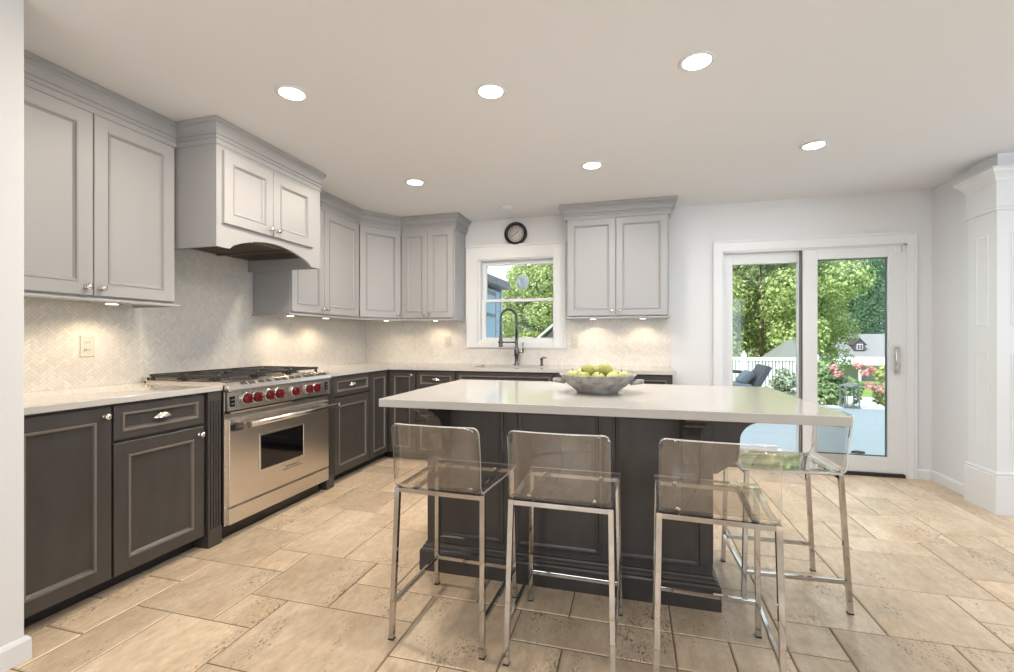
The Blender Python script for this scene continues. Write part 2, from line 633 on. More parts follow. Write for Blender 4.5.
# ------------------------------------------------------------------ floor
random.seed(7)
PT, OX, OY = 0.2078, -1.712, 1.548
known = [(-2, 0, 2, 2), (0, 0, 1, 1), (-1, 2, 1, 1), (0, 1, 2, 2), (2, 2, 1, 1), (2, 1, 2, 1), (1, -1, 3, 2), (-2, -2, 1, 2), (-1, -2, 2, 2),
         (-3, 1, 1, 1), (-3, -1, 1, 2), (-3, 2, 2, 2), (-2, 4, 1, 2), (-1, 3, 2, 3), (-2, 6, 2, 2), (1, 3, 2, 2), (-3, 4, 1, 1), (-3, 5, 1, 3),
         (4, 0, 2, 2), (4, -2, 1, 2), (6, 0, 1, 1), (6, 1, 3, 1), (9, 1, 1, 1), (7, -1, 2, 2), (5, -2, 1, 2), (3, 2, 2, 2), (7, 2, 2, 2), (9, 2, 2, 2), (10, 0, 1, 2),
         (13, 3, 2, 2), (15, 4, 1, 1), (15, 3, 1, 1), (12, 1, 2, 2), (14, 2, 1, 1), (11, 2, 1, 1), (11, 3, 2, 3), (14, 8, 1, 1), (14, 7, 2, 1),
         (15, 8, 2, 2), (15, 10, 1, 1), (17, 8, 1, 1), (17, 9, 2, 3), (16, 10, 1, 2), (16, 6, 2, 2), (13, 5, 3, 2), (13, 7, 1, 2), (13, 9, 2, 2),
         (16, 5, 1, 1), (0, 6, 1, 2), (-2, 8, 1, 2), (-1, 8, 2, 2), (11, 6, 2, 2), (11, 8, 2, 1), (11, 9, 2, 3), (16, 3, 2, 2), (15, 1, 3, 2), (18, 7, 2, 2)]
IX0, IX1, IY0, IY1 = -7, 31, -21, 15
used = {}
tiles = []
for t in known:
    cells = [(t[0] + i, t[1] + j) for i in range(t[2]) for j in range(t[3])]
    if any(c in used for c in cells):
        continue
    for c in cells:
        used[c] = 1
    tiles.append(t)
for j in range(IY0, IY1):
    for i in range(IX0, IX1):
        if (i, j) in used:
            continue
        opts = [(3, 2), (2, 3), (2, 2), (2, 2), (2, 1), (1, 2), (2, 2)]
        random.shuffle(opts)
        for w, h in opts + [(1, 1)]:
            cells = [(i + a, j + b) for a in range(w) for b in range(h)]
            if all(c not in used and c[0] < IX1 and c[1] < IY1 for c in cells):
                for c in cells:
                    used[c] = 1
                tiles.append((i, j, w, h))
                break
g = G()
FX0, FX1, FY0, FY1 = XL, XFAR, YREAR, YB + 0.02
vals = []
g.add([(FX0, FY0, -0.0035), (FX1, FY0, -0.0035), (FX1, FY1, -0.0035), (FX0, FY1, -0.0035)], [(0, 1, 2, 3)], 1)
vals.append((0.5, 0.5, 0.5))
for i, j, w, h in tiles:
    gp = 0.0028
    x0, x1 = max(FX0, OX + i * PT + gp), min(FX1, OX + (i + w) * PT - gp)
    y0, y1 = max(FY0, OY + j * PT + gp), min(FY1, OY + (j + h) * PT - gp)
    if x1 - x0 < 0.01 or y1 - y0 < 0.01:
        continue
    e = 0.004
    v = [(x0, y0, -.0034), (x1, y0, -.0034), (x1, y1, -.0034), (x0, y1, -.0034), (x0 + e, y0 + e, 0), (x1 - e, y0 + e, 0), (x1 - e, y1 - e, 0), (x0 + e, y1 - e, 0)]
    g.add(v, [(4, 5, 6, 7), (0, 1, 5, 4), (1, 2, 6, 5), (2, 3, 7, 6), (3, 0, 4, 7)], 0)
    r = (random.random(), random.random(), random.random())
    vals += [r] * 5
fl = bpy.data.meshes.new('floor')
fl.from_pydata(g.v, [], g.f)
fl.materials.append(M['travertine'])
fl.materials.append(M['grout'])
fl.polygons.foreach_set('material_index', g.mi)
floor = bpy.data.objects.new('floor', fl)
COL.objects.link(floor)
tint_attr(floor, vals)
floor['kind'] = 'structure'
floor['label'] = 'beige travertine floor in mixed rectangular tiles'

# ------------------------------------------------------------------ walls, ceiling
struct('ceiling', G().box(XL - .15, XFAR + .15, YREAR - .15, YB + .15, H, H + 0.12), M['ceil'])
struct('wall_left', G().box(XL - .15, XL, YREAR - .15, YB + .15, -.15, H), M['wall'])
WX0, WX1, WZ0, WZ1 = -1.575, -0.715, 1.145, 2.035       # window opening
DX0, DX1, DZ1 = 0.814, 2.25, 1.992                        # patio-door opening
g = G()
for x0, x1, z0, z1 in ((XL, WX0, -.15, H), (WX0, WX1, -.15, WZ0), (WX0, WX1, WZ1, H), (WX1, DX0, -.15, H), (DX0, DX1, DZ1, H), (DX1, XR + .15, -.15, H)):
    g.box(x0, x1, YB, YB + .15, z0, z1)
struct('wall_back', g, M['wall'])
struct('wall_right', G().box(XR, XR + .15, YCOL + .03, YB, -.15, H), M['wall'])
g = G()
g.box(XR + .15, XFAR + .15, YCOL + .13, YCOL + .28, -.15, H)
struct('wall_passage', g, M['wall'])
g = G()      # far right wall with a wide opening added for the fill light
for y0, y1, z0, z1 in ((YREAR, 0.2, -.15, H), (0.2, 3.0, -.15, .7), (0.2, 3.0, 2.15, H), (3.0, YCOL + .13, -.15, H)):
    g.box(XFAR, XFAR + .15, y0, y1, z0, z1)
struct('wall_side', g, M['wall'])
g = G()      # rear wall with two openings added for the fill lights
for x0, x1, z0, z1 in ((XL, -1.8, -.15, H), (-1.8, 0.0, -.15, .7), (-1.8, 0, 2.15, H), (0, .8, -.15, H), (.8, 2.6, -.15, .7), (.8, 2.6, 2.15, H), (2.6, XFAR + .15, -.15, H)):
    g.box(x0, x1, YREAR - .15, YREAR, z0, z1)
struct('wall_rear', g, M['wall_tan'])
struct('wall_near', G().box(XL, -2.165, -0.6, 1.176, 0, H), M['wall'], bev=.004)
# upper storey and roof of the house: they shade the deck
g = G()
g.box(XL - .3, XFAR + .3, YREAR - .3, YB + .15, H + .125, 5.2)
pr = [(YREAR - .7, 5.2), (YB + .55, 5.2), ((YREAR + YB) / 2, 6.9)]
g.prism(pr, lambda a, b, d: (d, a, b), XL - .6, XFAR + .6)
struct('wall_upper', g, M['blue_siding'])

BBP = [(0, 0), (.014, 0), (.014, .072), (.010, .080), (.006, .086), (0, .088)]
struct('baseboard_near', G().sweep([(-2.165, -.6), (-2.165, 1.176), (XL, 1.176)], BBP[:1] + BBP[1:]), M['trim'])
struct('baseboard_right', G().sweep([(XR, YCOL + .30), (XR, YB - .002)][::-1], BBP), M['trim'])
struct('baseboard_back', G().sweep([(2.32, YB), (XR - .016, YB)], BBP), M['trim'])

# panelled column and header at the right
g = G()
CX = 2.385
g.box(CX, XR + .005, YCOL, 4.15, 0, 2.10)
g.box(XR + .005, XFAR, YCOL, YCOL + .12, 0, 2.10)
col_body = struct('trim_1', g, M['trim'], label='white panelled column and passage casing at the right edge')
fnl = lambda u, v, w: (CX - w, u, v)
fnf = on_back(YCOL)


def recess(fn, u0, u1, v0, v1):
    g = G()
    R = lambda i, w: (u0 + i, u1 - i, v0 + i, v1 - i, w)
    g.rings([R(0, 0.0), R(.001, .004), R(.007, .005), R(.012, .003), R(.016, .001)], fn, [0] * 5)
    return g


for (v0, v1) in ((1.275, 1.91), (.42, 1.09)):
    struct('panel_moulding', recess(fnl, 3.950, 4.065, v0, v1), M['trim'], parent=col_body)
    struct('panel_moulding', recess(fnf, CX + .075, CX + .75, v0, v1), M['trim'], parent=col_body)
path = [(XR, 4.15), (CX, 4.15), (CX, YCOL), (XFAR, YCOL)]
path = path[::-1]
# travel so that the room lies to the right of the path
PL = [(0, 0), (.016, 0), (.016, .255), (.012, .262), (.016, .268), (.016, .276), (.010, .284), (0, .288)]
struct('plinth', G().sweep(path[::-1], PL), M['trim'], parent=col_body)
FR = [(0, 2.055), (.014, 2.055), (.018, 2.066), (.012, 2.076), (.008, 2.085), (.008, 2.245), (.016, 2.255), (.020, 2.268), (.034, 2.290), (.050, 2.306), (.054, 2.318),
      (.060, 2.322), (.060, 2.338), (0, 2.338)]
struct('cornice', G().sweep(path[::-1], FR), M['trim'], parent=col_body)
struct('soffit', G().prism([(CX + .01, YCOL + .012), (XFAR, YCOL + .012), (XFAR, YCOL + .12), (XR + .004, YCOL + .12), (XR + .004, 4.145), (CX + .01, 4.145)], lambda a, b, d: (a, b, d), 2.338, H - .0005), M['wall'], parent=col_body)

# ------------------------------------------------------------------ backsplash


def herringbone(name, u0, u1, rects, fn, W=0.0165, ratio=3):
    """herringbone mosaic clipped to rectangles, with a grout bed behind"""
    Lg = W * ratio
    g = G()
    vals = []
    r2 = math.sqrt(.5)

    def clip(poly, rect):
        a0, a1, b0, b1 = rect
        for ax, lim, sgn in ((0, a0, 1), (0, a1, -1), (1, b0, 1), (1, b1, -1)):
            out = []
            for i in range(len(poly)):
                p, q = poly[i], poly[(i + 1) % len(poly)]
                dp, dq = (p[ax] - lim) * sgn, (q[ax] - lim) * sgn
                if dp >= 0:
                    out.append(p)
                if dp * dq < 0:
                    t = dp / (dp - dq)
                    out.append((p[0] + (q[0] - p[0]) * t, p[1] + (q[1] - p[1]) * t))
            poly = out
            if len(poly) < 3:
                return None
        return poly
    gp = .0011
    umin, umax = min(r[0] for r in rects), max(r[1] for r in rects)
    vmin, vmax = min(r[2] for r in rects), max(r[3] for r in rects)
    cu, cv = (umin + umax) / 2, (vmin + vmax) / 2
    ext = (umax - umin + vmax - vmin)
    for r in rects:
        g.add([fn(r[0], r[2], .0), fn(r[1], r[2], .0), fn(r[1], r[3], .0), fn(r[0], r[3], .0)], [(0, 1, 2, 3)], 1)
        vals.append((.5, .5, .5))
        for a, b, c, d in ((r[0], r[2], r[1], r[2]), (r[1], r[2], r[1], r[3]), (r[1], r[3], r[0], r[3]), (r[0], r[3], r[0], r[2])):
            g.add([fn(a, b, 0), fn(c, d, 0), fn(c, d, .004), fn(a, b, .004)], [(0, 1, 2, 3)], 1)
            vals.append((.5, .5, .5))
    kk = int(ext / W) + 4
    mm = int(ext / Lg) + 4
    for m_ in range(-mm, mm + 1):
        for k in range(-kk, kk + 1):
            for hz in (0, 1):
                if hz:
                    x, y, w, h = k * W + m_ * Lg, k * W - m_ * Lg, Lg, W
                else:
                    x, y, w, h = k * W + Lg + m_ * Lg, k * W + W - Lg - m_ * Lg, W, Lg
                P = [(x + gp, y + gp), (x + w - gp, y + gp), (x + w - gp, y + h - gp), (x + gp, y + h - gp)]
                Q = [(cu + (a - b) * r2, cv + (a + b) * r2) for a, b in P]
                if max(q[0] for q in Q) < umin or min(q[0] for q in Q) > umax or max(q[1] for q in Q) < vmin or min(q[1] for q in Q) > vmax:
                    continue
                c = (random.random(), random.random(), random.random())
                for r in rects:
                    p = clip(Q, r)
                    if p:
                        g.add([fn(a, b, .004) for a, b in p], [tuple(range(len(p)))], 0)
                        vals.append(c)
    me = bpy.data.meshes.new(name)
    me.from_pydata(g.v, [], g.f)
    me.materials.append(M['marble'])
    me.materials.append(M['marblegrout'])
    me.polygons.foreach_set('material_index', g.mi)
    o = bpy.data.objects.new(name, me)
    COL.objects.link(o)
    tint_attr(o, vals)
    o['kind'] = 'structure'
    return o


CT = 0.915      # worktop height
bs = herringbone('trim_2', 0, 0, [(1.18, 2.092, CT, 1.415), (2.092, 3.02, CT - .15, 1.80), (3.02, YB - .005, CT, 1.415)], on_left(XL + .001))
bs['label'] = 'pale marble herringbone backsplash on the left wall'
bs = herringbone('trim_3', 0, 0, [(XL + .005, -1.706, CT, 1.415), (-1.706, -0.642, CT, 1.088), (-0.642, .362, CT, 1.415)], on_back(YB - .001))
bs['label'] = 'pale marble herringbone backsplash on the back wall'

# ------------------------------------------------------------------ window over the sink
win = bpy.data.objects.new('window_1', None)
COL.objects.link(win)
win.location = (-1.145, YB, 1.09)
BASE['window_1'] = Vector(win.location)
win['kind'] = 'structure'
win['label'] = 'white double-hung window above the sink'


def frame_rect(g, x0, x1, z0, z1, w, y0, y1, wb=None, wt=None):
    wb, wt = wb or w, wt or w
    g.box(x0, x0 + w, y0, y1, z0, z1)
    g.box(x1 - w, x1, y0, y1, z0, z1)
    g.box(x0 + w, x1 - w, y0, y1, z0, z0 + wb)
    g.box(x0 + w, x1 - w, y0, y1, z1 - wt, z1)


g = G()
CW = .115
frame_rect(g, -1.706, -.642, 1.09, 2.152, CW + .012, YB - .018, YB - .0005, wb=.055)
g.box(-1.716, -.632, YB - .03, YB - .001, 2.152, 2.172)
g.box(-1.706, -1.690, YB - .026, YB - .018, 1.09, 2.152).box(-.658, -.642, YB - .026, YB - .018, 1.09, 2.152)
g.box(-1.60, -1.585, YB - .024, YB - .018, 1.145, 2.04).box(-.763 + .06, -.688, YB - .024, YB - .018, 1.145, 2.04)
struct('casing', g, M['trim'], parent=win, bev=.002)
g = G()
frame_rect(g, WX0 - .001, WX1 + .001, WZ0, WZ1, .022, YB - .0, YB + .12)
struct('jamb', g, M['trim'], parent=win)
for nm, z0, z1, yo in (('upper_sash', 1.575, 2.013, .07), ('lower_sash', 1.167, 1.605, .035)):
    g = G()
    frame_rect(g, -1.553, -.737, z0, z1, .045, YB + yo, YB + yo + .033, wb=.03 if nm == 'upper_sash' else .03, wt=.045 if nm == 'upper_sash' else .03)
    s = struct(nm, g, M['trim'], parent=win, bev=.002)
    struct('pane', G().box(-1.51, -.78, YB + yo + .014, YB + yo + .019, z0 + .028, z1 - .03), M['pane'], parent=s)
struct('sash_lock', G().box(-1.175, -1.115, YB + .03, YB + .06, 1.605, 1.615).lathe([(.012, 0), (.012, .01), (.008, .014)], (-1.145, YB + .045, 1.615)), M['trim'], parent=win)

# ------------------------------------------------------------------ sliding patio door
dr = bpy.data.objects.new('door_1', None)
COL.objects.link(dr)
dr.location = (1.53, YB, 0)
BASE['door_1'] = Vector(dr.location)
dr['kind'] = 'structure'
dr['label'] = 'white two-panel sliding glass patio door'
g = G()
for a, b, c, d in ((.733, .814, 0, 1.992), (2.25, 2.318, 0, 1.992), (.733, 2.318, 1.992, 2.088)):
    g.box(a, b, YB - .016, YB - .0005, c, d)
g.box(.733, .750, YB - .026, YB - .016, 0, 2.088).box(2.301, 2.318, YB - .026, YB - .016, 0, 2.088).box(.750, 2.301, YB - .026, YB - .016, 2.071, 2.088)
struct('casing', g, M['trim'], parent=dr, bev=.002)
g = G()
g.box(DX0, DX0 + .014, YB, YB + .15, 0, DZ1).box(DX1 - .014, DX1, YB, YB + .15, 0, DZ1).box(DX0, DX1, YB, YB + .15, DZ1 - .014, DZ1)
struct('jamb', g, M['trim'], parent=dr)
struct('threshold', G().box(DX0 + .014, DX1 - .01, YB - .012, YB + .16, 0.0, .030), M['sill'], parent=dr)
for nm, x0, x1, yo, gx0, gx1, gz0, gz1 in (('fixed_panel', .829, 1.53, .062, .914, 1.455, .165, 1.878), ('sliding_panel', 1.477, 2.238, .008, 1.594, 2.126, .165, 1.888)):
    g = G()
    y0, y1 = YB + yo, YB + yo + .042
    g.box(x0, gx0, y0, y1, .031, 1.976).box(gx1, x1, y0, y1, .031, 1.976).box(gx0, gx1, y0, y1, .031, gz0).box(gx0, gx1, y0, y1, gz1, 1.976)
    s = struct(nm, g, M['trim'], parent=dr, bev=.003)
    struct('glass', G().box(gx0 - .005, gx1 + .005, y0 + .017, y0 + .023, gz0 - .005, gz1 + .005), M['pane'] if nm == 'fixed_panel' else M['pane_low'], parent=s)
    if nm == 'sliding_panel':
        gk = G()
        frame_rect(gk, gx0 - .003, gx1 + .003, gz0 - .003, gz1 + .003, .012, y0 + .030, y0 + .041)
        struct('gasket', gk, M['steel_dark'], parent=s)
        struct('weather_strip', G().box(x0 - .012, x0 - .0005, y0 + .004, y1 + .008, .031, 1.976), M['steel_dark'], parent=s)
        hg = G()
        hx = 2.186
        hg.box(hx - .016, hx + .018, YB - .001, YB + .008, .885, 1.118)
        hg.tube([(hx, YB, .905), (hx - .02, YB - .035, .915), (hx - .024, YB - .042, .96), (hx - .024, YB - .042, 1.05), (hx - .02, YB - .035, 1.09), (hx, YB, 1.10)], .008, 8)
        hg.lathe([(.014, 0), (.014, .012), (.008, .016)], (hx + .004, YB, .955), (0, -1, 0), 12)
        struct('handle', hg, M['nickel'], parent=s)
g = G().box(2.17, 2.205, YB - .014, YB + .008, 1.905, 1.975).box(2.215, 2.228, YB - .02, YB + .0, 1.93, 1.972)
struct('latch', g, M['trim'], parent=dr, bev=.002)

# ------------------------------------------------------------------ upper cabinets
UB, UT = 1.386, 2.298
CROWNB = [(0, 2.299), (.017, 2.299), (.017, 2.328), (.028, 2.331), (.028, 2.340), (.020, 2.343), (.020, 2.351), (.032, 2.354), (.032, 2.361), (.025, 2.364), (.028, 2.378), (.038, 2.393), (.054, 2.403), (.054, 2.411), (.068, 2.414), (.068, 2.438), (0, 2.438)]
CROWN = [(o if o < .018 else .017 + (o - .017) * .55, z) for o, z in CROWNB]
RAIL = [(0, 1.372), (.012, 1.372), (.014, 1.378), (.010, 1.386), (.004, 1.390), (0, 1.390)]
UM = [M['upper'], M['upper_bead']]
xu = -2.585      # carcass front; doors stand 20 mm proud
fu = on_left(xu)


def upper_left(y0, y1, label, mid, shade_left, ys):
    t = thing('upper_cabinet', (XL, (y0 + y1) / 2, 1.386), label, 'cabinet')
    part('body', G().box(XL + .006, xu, y0, y1, UB, UT), M['upper'], t, bev=.0015)
    for a, b, kn in ((y0 + .006, mid - .002, mid - .032), (mid + .002, y1 - .012, mid + .032)):
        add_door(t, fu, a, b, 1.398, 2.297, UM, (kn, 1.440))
    return t


t = upper_left(1.178, 2.092, 'pale grey double-door upper cabinet nearest the left wall end, left of the range hood', 1.662, True, None)
part('crown_moulding', G().sweep([(xu, 2.092), (xu, 1.178)][::-1], CROWN), M['upper'], t)
part('light_rail', G().sweep([(xu, 1.178), (xu, 2.105), (XL + .01, 2.105)], RAIL), M['upper'], t)
t = upper_left(3.032, 3.965, 'pale grey double-door upper cabinet between the range hood and the corner cabinet', 3.432, True, None)
part('crown_moulding', G().sweep([(xu, 3.032), (xu, 3.965)], CROWNB), M['upper'], t)
part('light_rail', G().sweep([(XL + .01, 3.030), (xu, 3.030), (xu, 3.965)], RAIL), M['upper'], t)
# corner
yu = 4.347
pA, pB = (xu, 3.967), (-2.322, yu)
t = thing('corner_upper_cabinet', (XL + .2, YB - .2, 1.386), 'pale grey single-door diagonal upper cabinet in the corner of the two walls', 'cabinet')
poly = [(XL + .006, 3.967), pA, pB, (-2.322, YB - .006), (XL + .006, YB - .006)]
part('body', G().prism(poly, lambda a, b, d: (a, b, d), UB, UT), M['upper'], t)
dl = math.hypot(pB[0] - pA[0], pB[1] - pA[1])
add_door(t, on_diag(pA, pB), .012, dl - .012, 1.398, 2.297, UM, (dl - .045, 1.440))
part('crown_moulding', G().sweep([(xu, 3.967), pB], CROWNB), M['upper'], t)
part('light_rail', G().sweep([pA, pB], RAIL), M['upper'], t)
# back wall
fb = on_back(yu)


def upper_back(x0, x1, label, mid, k1, k2):
    t = thing('upper_cabinet', ((x0 + x1) / 2, YB, 1.386), label, 'cabinet')
    part('body', G().box(x0, x1, yu, YB - .006, UB, UT), M['upper'], t, bev=.0015)
    for a, b, kn in ((x0 + .012, mid - .002, mid - k1), (mid + .002, x1 - .012, mid + k2)):
        add_door(t, fb, a, b, 1.398, 2.297, UM, (kn, 1.442), fw=.055)
    return t


t = upper_back(-2.320, -1.722, 'pale grey double-door upper cabinet on the back wall left of the sink window', -2.012, .035, .03)
part('crown_moulding', G().sweep([(-2.320, yu), (-1.722, yu), (-1.722, YB - .006)], CROWNB), M['upper'], t)
part('light_rail', G().sweep([(-2.320, yu), (-1.722, yu), (-1.722, YB - .03)], RAIL), M['upper'], t)
t = upper_back(-.592, .322, 'pale grey double-door upper cabinet on the back wall right of the sink window', -.140, .035, .035)
part('crown_moulding', G().sweep([(-.592, YB - .006), (-.592, yu), (.322, yu), (.322, YB - .006)], CROWNB), M['upper'], t)
part('light_rail', G().sweep([(-.592, YB - .03), (-.592, yu), (.322, yu), (.322, YB - .006)], RAIL), M['upper'], t)

# range hood cabinet
xh = -2.28
t = thing('range_hood', (XL, 2.52, 1.714), 'pale grey wooden range hood with two small doors and an arched valance above the range', 'range hood')
HY0, HY1 = 2.095, 2.998
g = G()
g.box(XL + .006, xh - .02, HY0, HY0 + .02, 1.714, UT).box(XL + .006, xh - .02, HY1 - .02, HY1, 1.714, UT)
g.box(XL + .006, xh - .02, HY0 + .02, HY1 - .02, 1.82, UT - .001)
part('body', g, M['upper'], t)
arch = [(HY0, UT), (HY0, 1.714), (2.185, 1.714)]
for i in range(1, 24):
    a = i / 24
    yy = 2.185 + (2.90 - 2.185) * a
    arch.append((yy, 1.722 + .088 * math.sin(math.pi * a) ** 0.8))
arch += [(2.90, 1.714), (HY1, 1.714), (HY1, UT)]
part('valance', G().prism(arch, lambda a, b, d: (d, a, b), xh - .02, xh), M['upper'], t)
fh = on_left(xh)
add_door(t, fh, 2.132, 2.505, 1.852, 2.272, UM, (2.475, 1.893), fw=.06)
add_door(t, fh, 2.509, 2.902, 1.852, 2.272, UM, (2.539, 1.893), fw=.06)
part('crown_moulding', G().sweep([(-2.575, HY0), (xh, HY0), (xh, HY1), (XL + .46, HY1)], [(max(0, o - .014), z) for o, z in CROWN[:]]), M['upper'], t)
g = G().box(XL + .03, xh - .03, HY0 + .03, HY1 - .03, 1.80, 1.818)
for yy in (2.38, 2.68):
    g.box(XL + .03, xh - .03, yy - .012, yy + .012, 1.788, 1.80)
for k in range(14):
    xx = XL + .06 + k * .038
    g.box(xx, xx + .012, HY0 + .04, HY1 - .04, 1.794, 1.80)
part('filter', g, M['filter'], t)

# under-cabinet pucks
PUCK = [(XL + .20, 1.36), (XL + .20, 1.86), (XL + .20, 3.22), (XL + .20, 3.68), (-2.50, 4.36), (-2.0, 4.50), (-.36, 4.50), (.10, 4.50)]
PLBL = ['round under-cabinet puck light nearest the left wall end', 'round under-cabinet puck light just left of the range hood', 'round under-cabinet puck light just right of the range hood',
        'round under-cabinet puck light left of the corner cabinet', 'round under-cabinet puck light beneath the corner cabinet', 'round under-cabinet puck light left of the sink window',
        'round under-cabinet puck light right of the sink window', 'round under-cabinet puck light at the far right end of the back wall cabinets']
for k, (px, py) in enumerate(PUCK):
    t = thing('puck_light', (px, py, 1.386), PLBL[k], 'light', 'under-cabinet puck lights')
    part('housing', G().lathe([(.034, 0), (.034, -.010), (.030, -.012)], (px, py, 1.3855), (0, 0, 1), 20), M['nickel'], t)
    part('lens', G().lathe([(.026, 0), (.026, -.002)], (px, py, 1.3733), (0, 0, 1), 20), M['puck'], t)
    ld = bpy.data.lights.new('puck_glow', 'SPOT')
    ld.energy = 6.0 if py < 4.0 else 3.6
    ld.color = (1.0, 0.78, 0.52)
    ld.spot_size = math.radians(150)
    ld.spot_blend = 0.6
    ld.shadow_soft_size = .02
    lo = bpy.data.objects.new('puck_glow', ld)
    lo.location = (px, py, 1.364)
    COL.objects.link(lo)

# ------------------------------------------------------------------ base cabinets
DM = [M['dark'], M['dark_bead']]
xb = -2.325     # carcass front on the left run; doors 20 mm proud
fbase = on_left(xb)
Z0, ZT = .082, .880


def base_left(name, y0, y1, label):
    t = thing(name, (XL, (y0 + y1) / 2, 0), label, 'cabinet')
    part('body', G().box(XL + .006, xb, y0, y1, .075, .884), M['dark'], t)
    part('toe_kick', G().box(XL + .006, xb - .075, y0, y1, 0, .0745), M['toe'], t)
    return t


def add_drawer(t, fn, u0, u1, v0, v1, pull=True, fw=.035):
    d = part('drawer', door_mesh(fn, u0, u1, v0, v1, fw), DM, t)
    if pull:
        part('cup_pull', cup_pull(fn, (u0 + u1) / 2, (v0 + v1) / 2 - .005, .012), M['nickel'], d)
    return d


t = base_left('base_cabinet', 1.178, 1.571, 'dark base cabinet with one full-height door at the left wall end')
add_door(t, fbase, 1.182, 1.567, Z0, .872, DM, (1.537, .832))
t = base_left('base_cabinet', 1.572, 2.060, 'dark base cabinet with a cup-pull drawer over a door left of the range')
add_drawer(t, fbase, 1.577, 2.040, .712, .872)
add_door(t, fbase, 1.577, 2.040, Z0, .697, DM, (2.012, .655))


def pilaster(y0, y1, label):
    t = thing('pilaster', (XL, (y0 + y1) / 2, 0), label, 'cabinet pilaster')
    g = G()
    g.box(XL + .006, -2.312, y0, y1, 0, .884)
    part('post', g, M['dark'], t)
    g = G()
    g.box(-2.312, -2.300, y0, y1, 0, .105).box(-2.312, -2.302, y0, y1, .83, .884)
    n = 4
    for k in range(n + 1):
        yy = y0 + (y1 - y0) * (k + .5) / (n + 1)
        g.box(-2.312, -2.303, yy - .006, yy + .006, .105, .83)
    part('fluting', g, M['dark'], t, bev=.0015)
    return t


pilaster(2.062, 2.150, 'dark fluted pilaster on the left side of the range')
pilaster(3.105, 3.198, 'dark fluted pilaster on the right side of the range')
t = base_left('base_cabinet', 3.200, 3.735, 'dark base cabinet with a cup-pull drawer over a door right of the range')
add_drawer(t, fbase, 3.208, 3.728, .715, .872)
add_door(t, fbase, 3.208, 3.728, Z0, .698, DM, (3.238, .655))
# corner base cabinet, two faces
yb = 4.075
t = thing('corner_base_cabinet', (XL + .3, YB - .3, 0), 'dark corner base cabinet with doors on both faces where the two runs meet', 'cabinet')
poly = [(XL + .006, 3.737), (xb, 3.737), (xb, yb), (-2.012, yb), (-2.012, YB - .006), (XL + .006, YB - .006)]
part('body', G().prism(poly, lambda a, b, d: (a, b, d), .075, .884), M['dark'], t)
poly = [(XL + .006, 3.737), (xb - .075, 3.737), (xb - .075, yb + .075), (-2.012, yb + .075), (-2.012, YB - .006), (XL + .006, YB - .006)]
part('toe_kick', G().prism(poly, lambda a, b, d: (a, b, d), 0, .0745), M['toe'], t)
fbb = on_back(yb)
add_door(t, fbase, 3.742, 4.045, Z0, .872, DM, None, fw=.05)
add_door(t, fbb, -2.295, -2.020, Z0, .872, DM, (-2.048, .835), fw=.05)


def base_back(name, x0, x1, label, cat='cabinet'):
    t = thing(name, ((x0 + x1) / 2, YB, 0), label, cat)
    part('body', G().box(x0, x1, yb, YB - .006, .075, .884), M['dark'], t)
    part('toe_kick', G().box(x0, x1, yb + .075, YB - .006, 0, .0745), M['toe'], t)
    return t


t = base_back('drawer_cabinet', -2.010, -1.602, 'dark stack of three drawers left of the sink cabinet')
for a, b in ((.715, .872), (.405, .700), (.082, .392)):
    add_drawer(t, fbb, -1.998, -1.612, a, b)
t = base_back('sink_cabinet', -1.600, -.662, 'dark sink base cabinet with a long false drawer front')
add_drawer(t, fbb, -1.588, -.672, .715, .872, pull=False, fw=.03)
add_door(t, fbb, -1.588, -1.133, Z0, .698, DM, (-1.163, .655))
add_door(t, fbb, -1.129, -.672, Z0, .698, DM, (-1.099, .655))
t = base_back('base_cabinet', -.660, -.172, 'dark drawer-over-door base cabinet just right of the sink cabinet')
add_drawer(t, fbb, -.650, -.182, .715, .872)
add_door(t, fbb, -.650, -.182, Z0, .698, DM, (-.212, .655))
t = base_back('base_cabinet', -.170, .330, 'dark drawer-over-door base cabinet at the right end of the back run')
add_drawer(t, fbb, -.160, .318, .715, .872)
add_door(t, fbb, -.160, .318, Z0, .698, DM, (-.130, .655))

# worktops
xe, ye = -2.292, 4.035
g = G().box(XL + .006, xe, 1.178, 2.152, .8845, CT)
solo('worktop', g, M['quartz'], 'short pale quartz worktop left of the range', 'worktop', bev=.003)
SX0, SX1, SY0, SY1 = -1.47, -.80, 4.13, 4.53
poly_boxes = [(XL + .006, xe, 3.103, ye), (XL + .006, SX0, ye, YB - .006), (SX0, SX1, ye, SY0), (SX0, SX1, SY1, YB - .006), (SX1, .358, ye, YB - .006)]
vs = [(XL + .006, 3.103), (xe, 3.103), (xe, ye), (.358, ye), (.358, YB - .006), (XL + .006, YB - .006)]
bm = bmesh.new()
ov = [bm.verts.new((a, b, CT)) for a, b in vs]
oe = [bm.edges.new((ov[i], ov[(i + 1) % 6])) for i in range(6)]
iv = [bm.verts.new((a, b, CT)) for a, b in ((SX0, SY0), (SX1, SY0), (SX1, SY1), (SX0, SY1))]
ie = [bm.edges.new((iv[i], iv[(i + 1) % 4])) for i in range(4)]
bmesh.ops.triangle_fill(bm, edges=oe + ie, use_beauty=True)
bmesh.ops.recalc_face_normals(bm, faces=bm.faces)
r = bmesh.ops.extrude_face_region(bm, geom=bm.faces[:])
for v in [q for q in r['geom'] if isinstance(q, bmesh.types.BMVert)]:
    v.co.z -= .0305
bmesh.ops.recalc_face_normals(bm, faces=bm.faces)
me = bpy.data.meshes.new('worktop')
bm.to_mesh(me)
bm.free()
me.materials.append(M['quartz'])
o = bpy.data.objects.new('worktop', me)
COL.objects.link(o)
tag(o, 'long L-shaped pale quartz worktop along the corner and under the window', 'worktop')
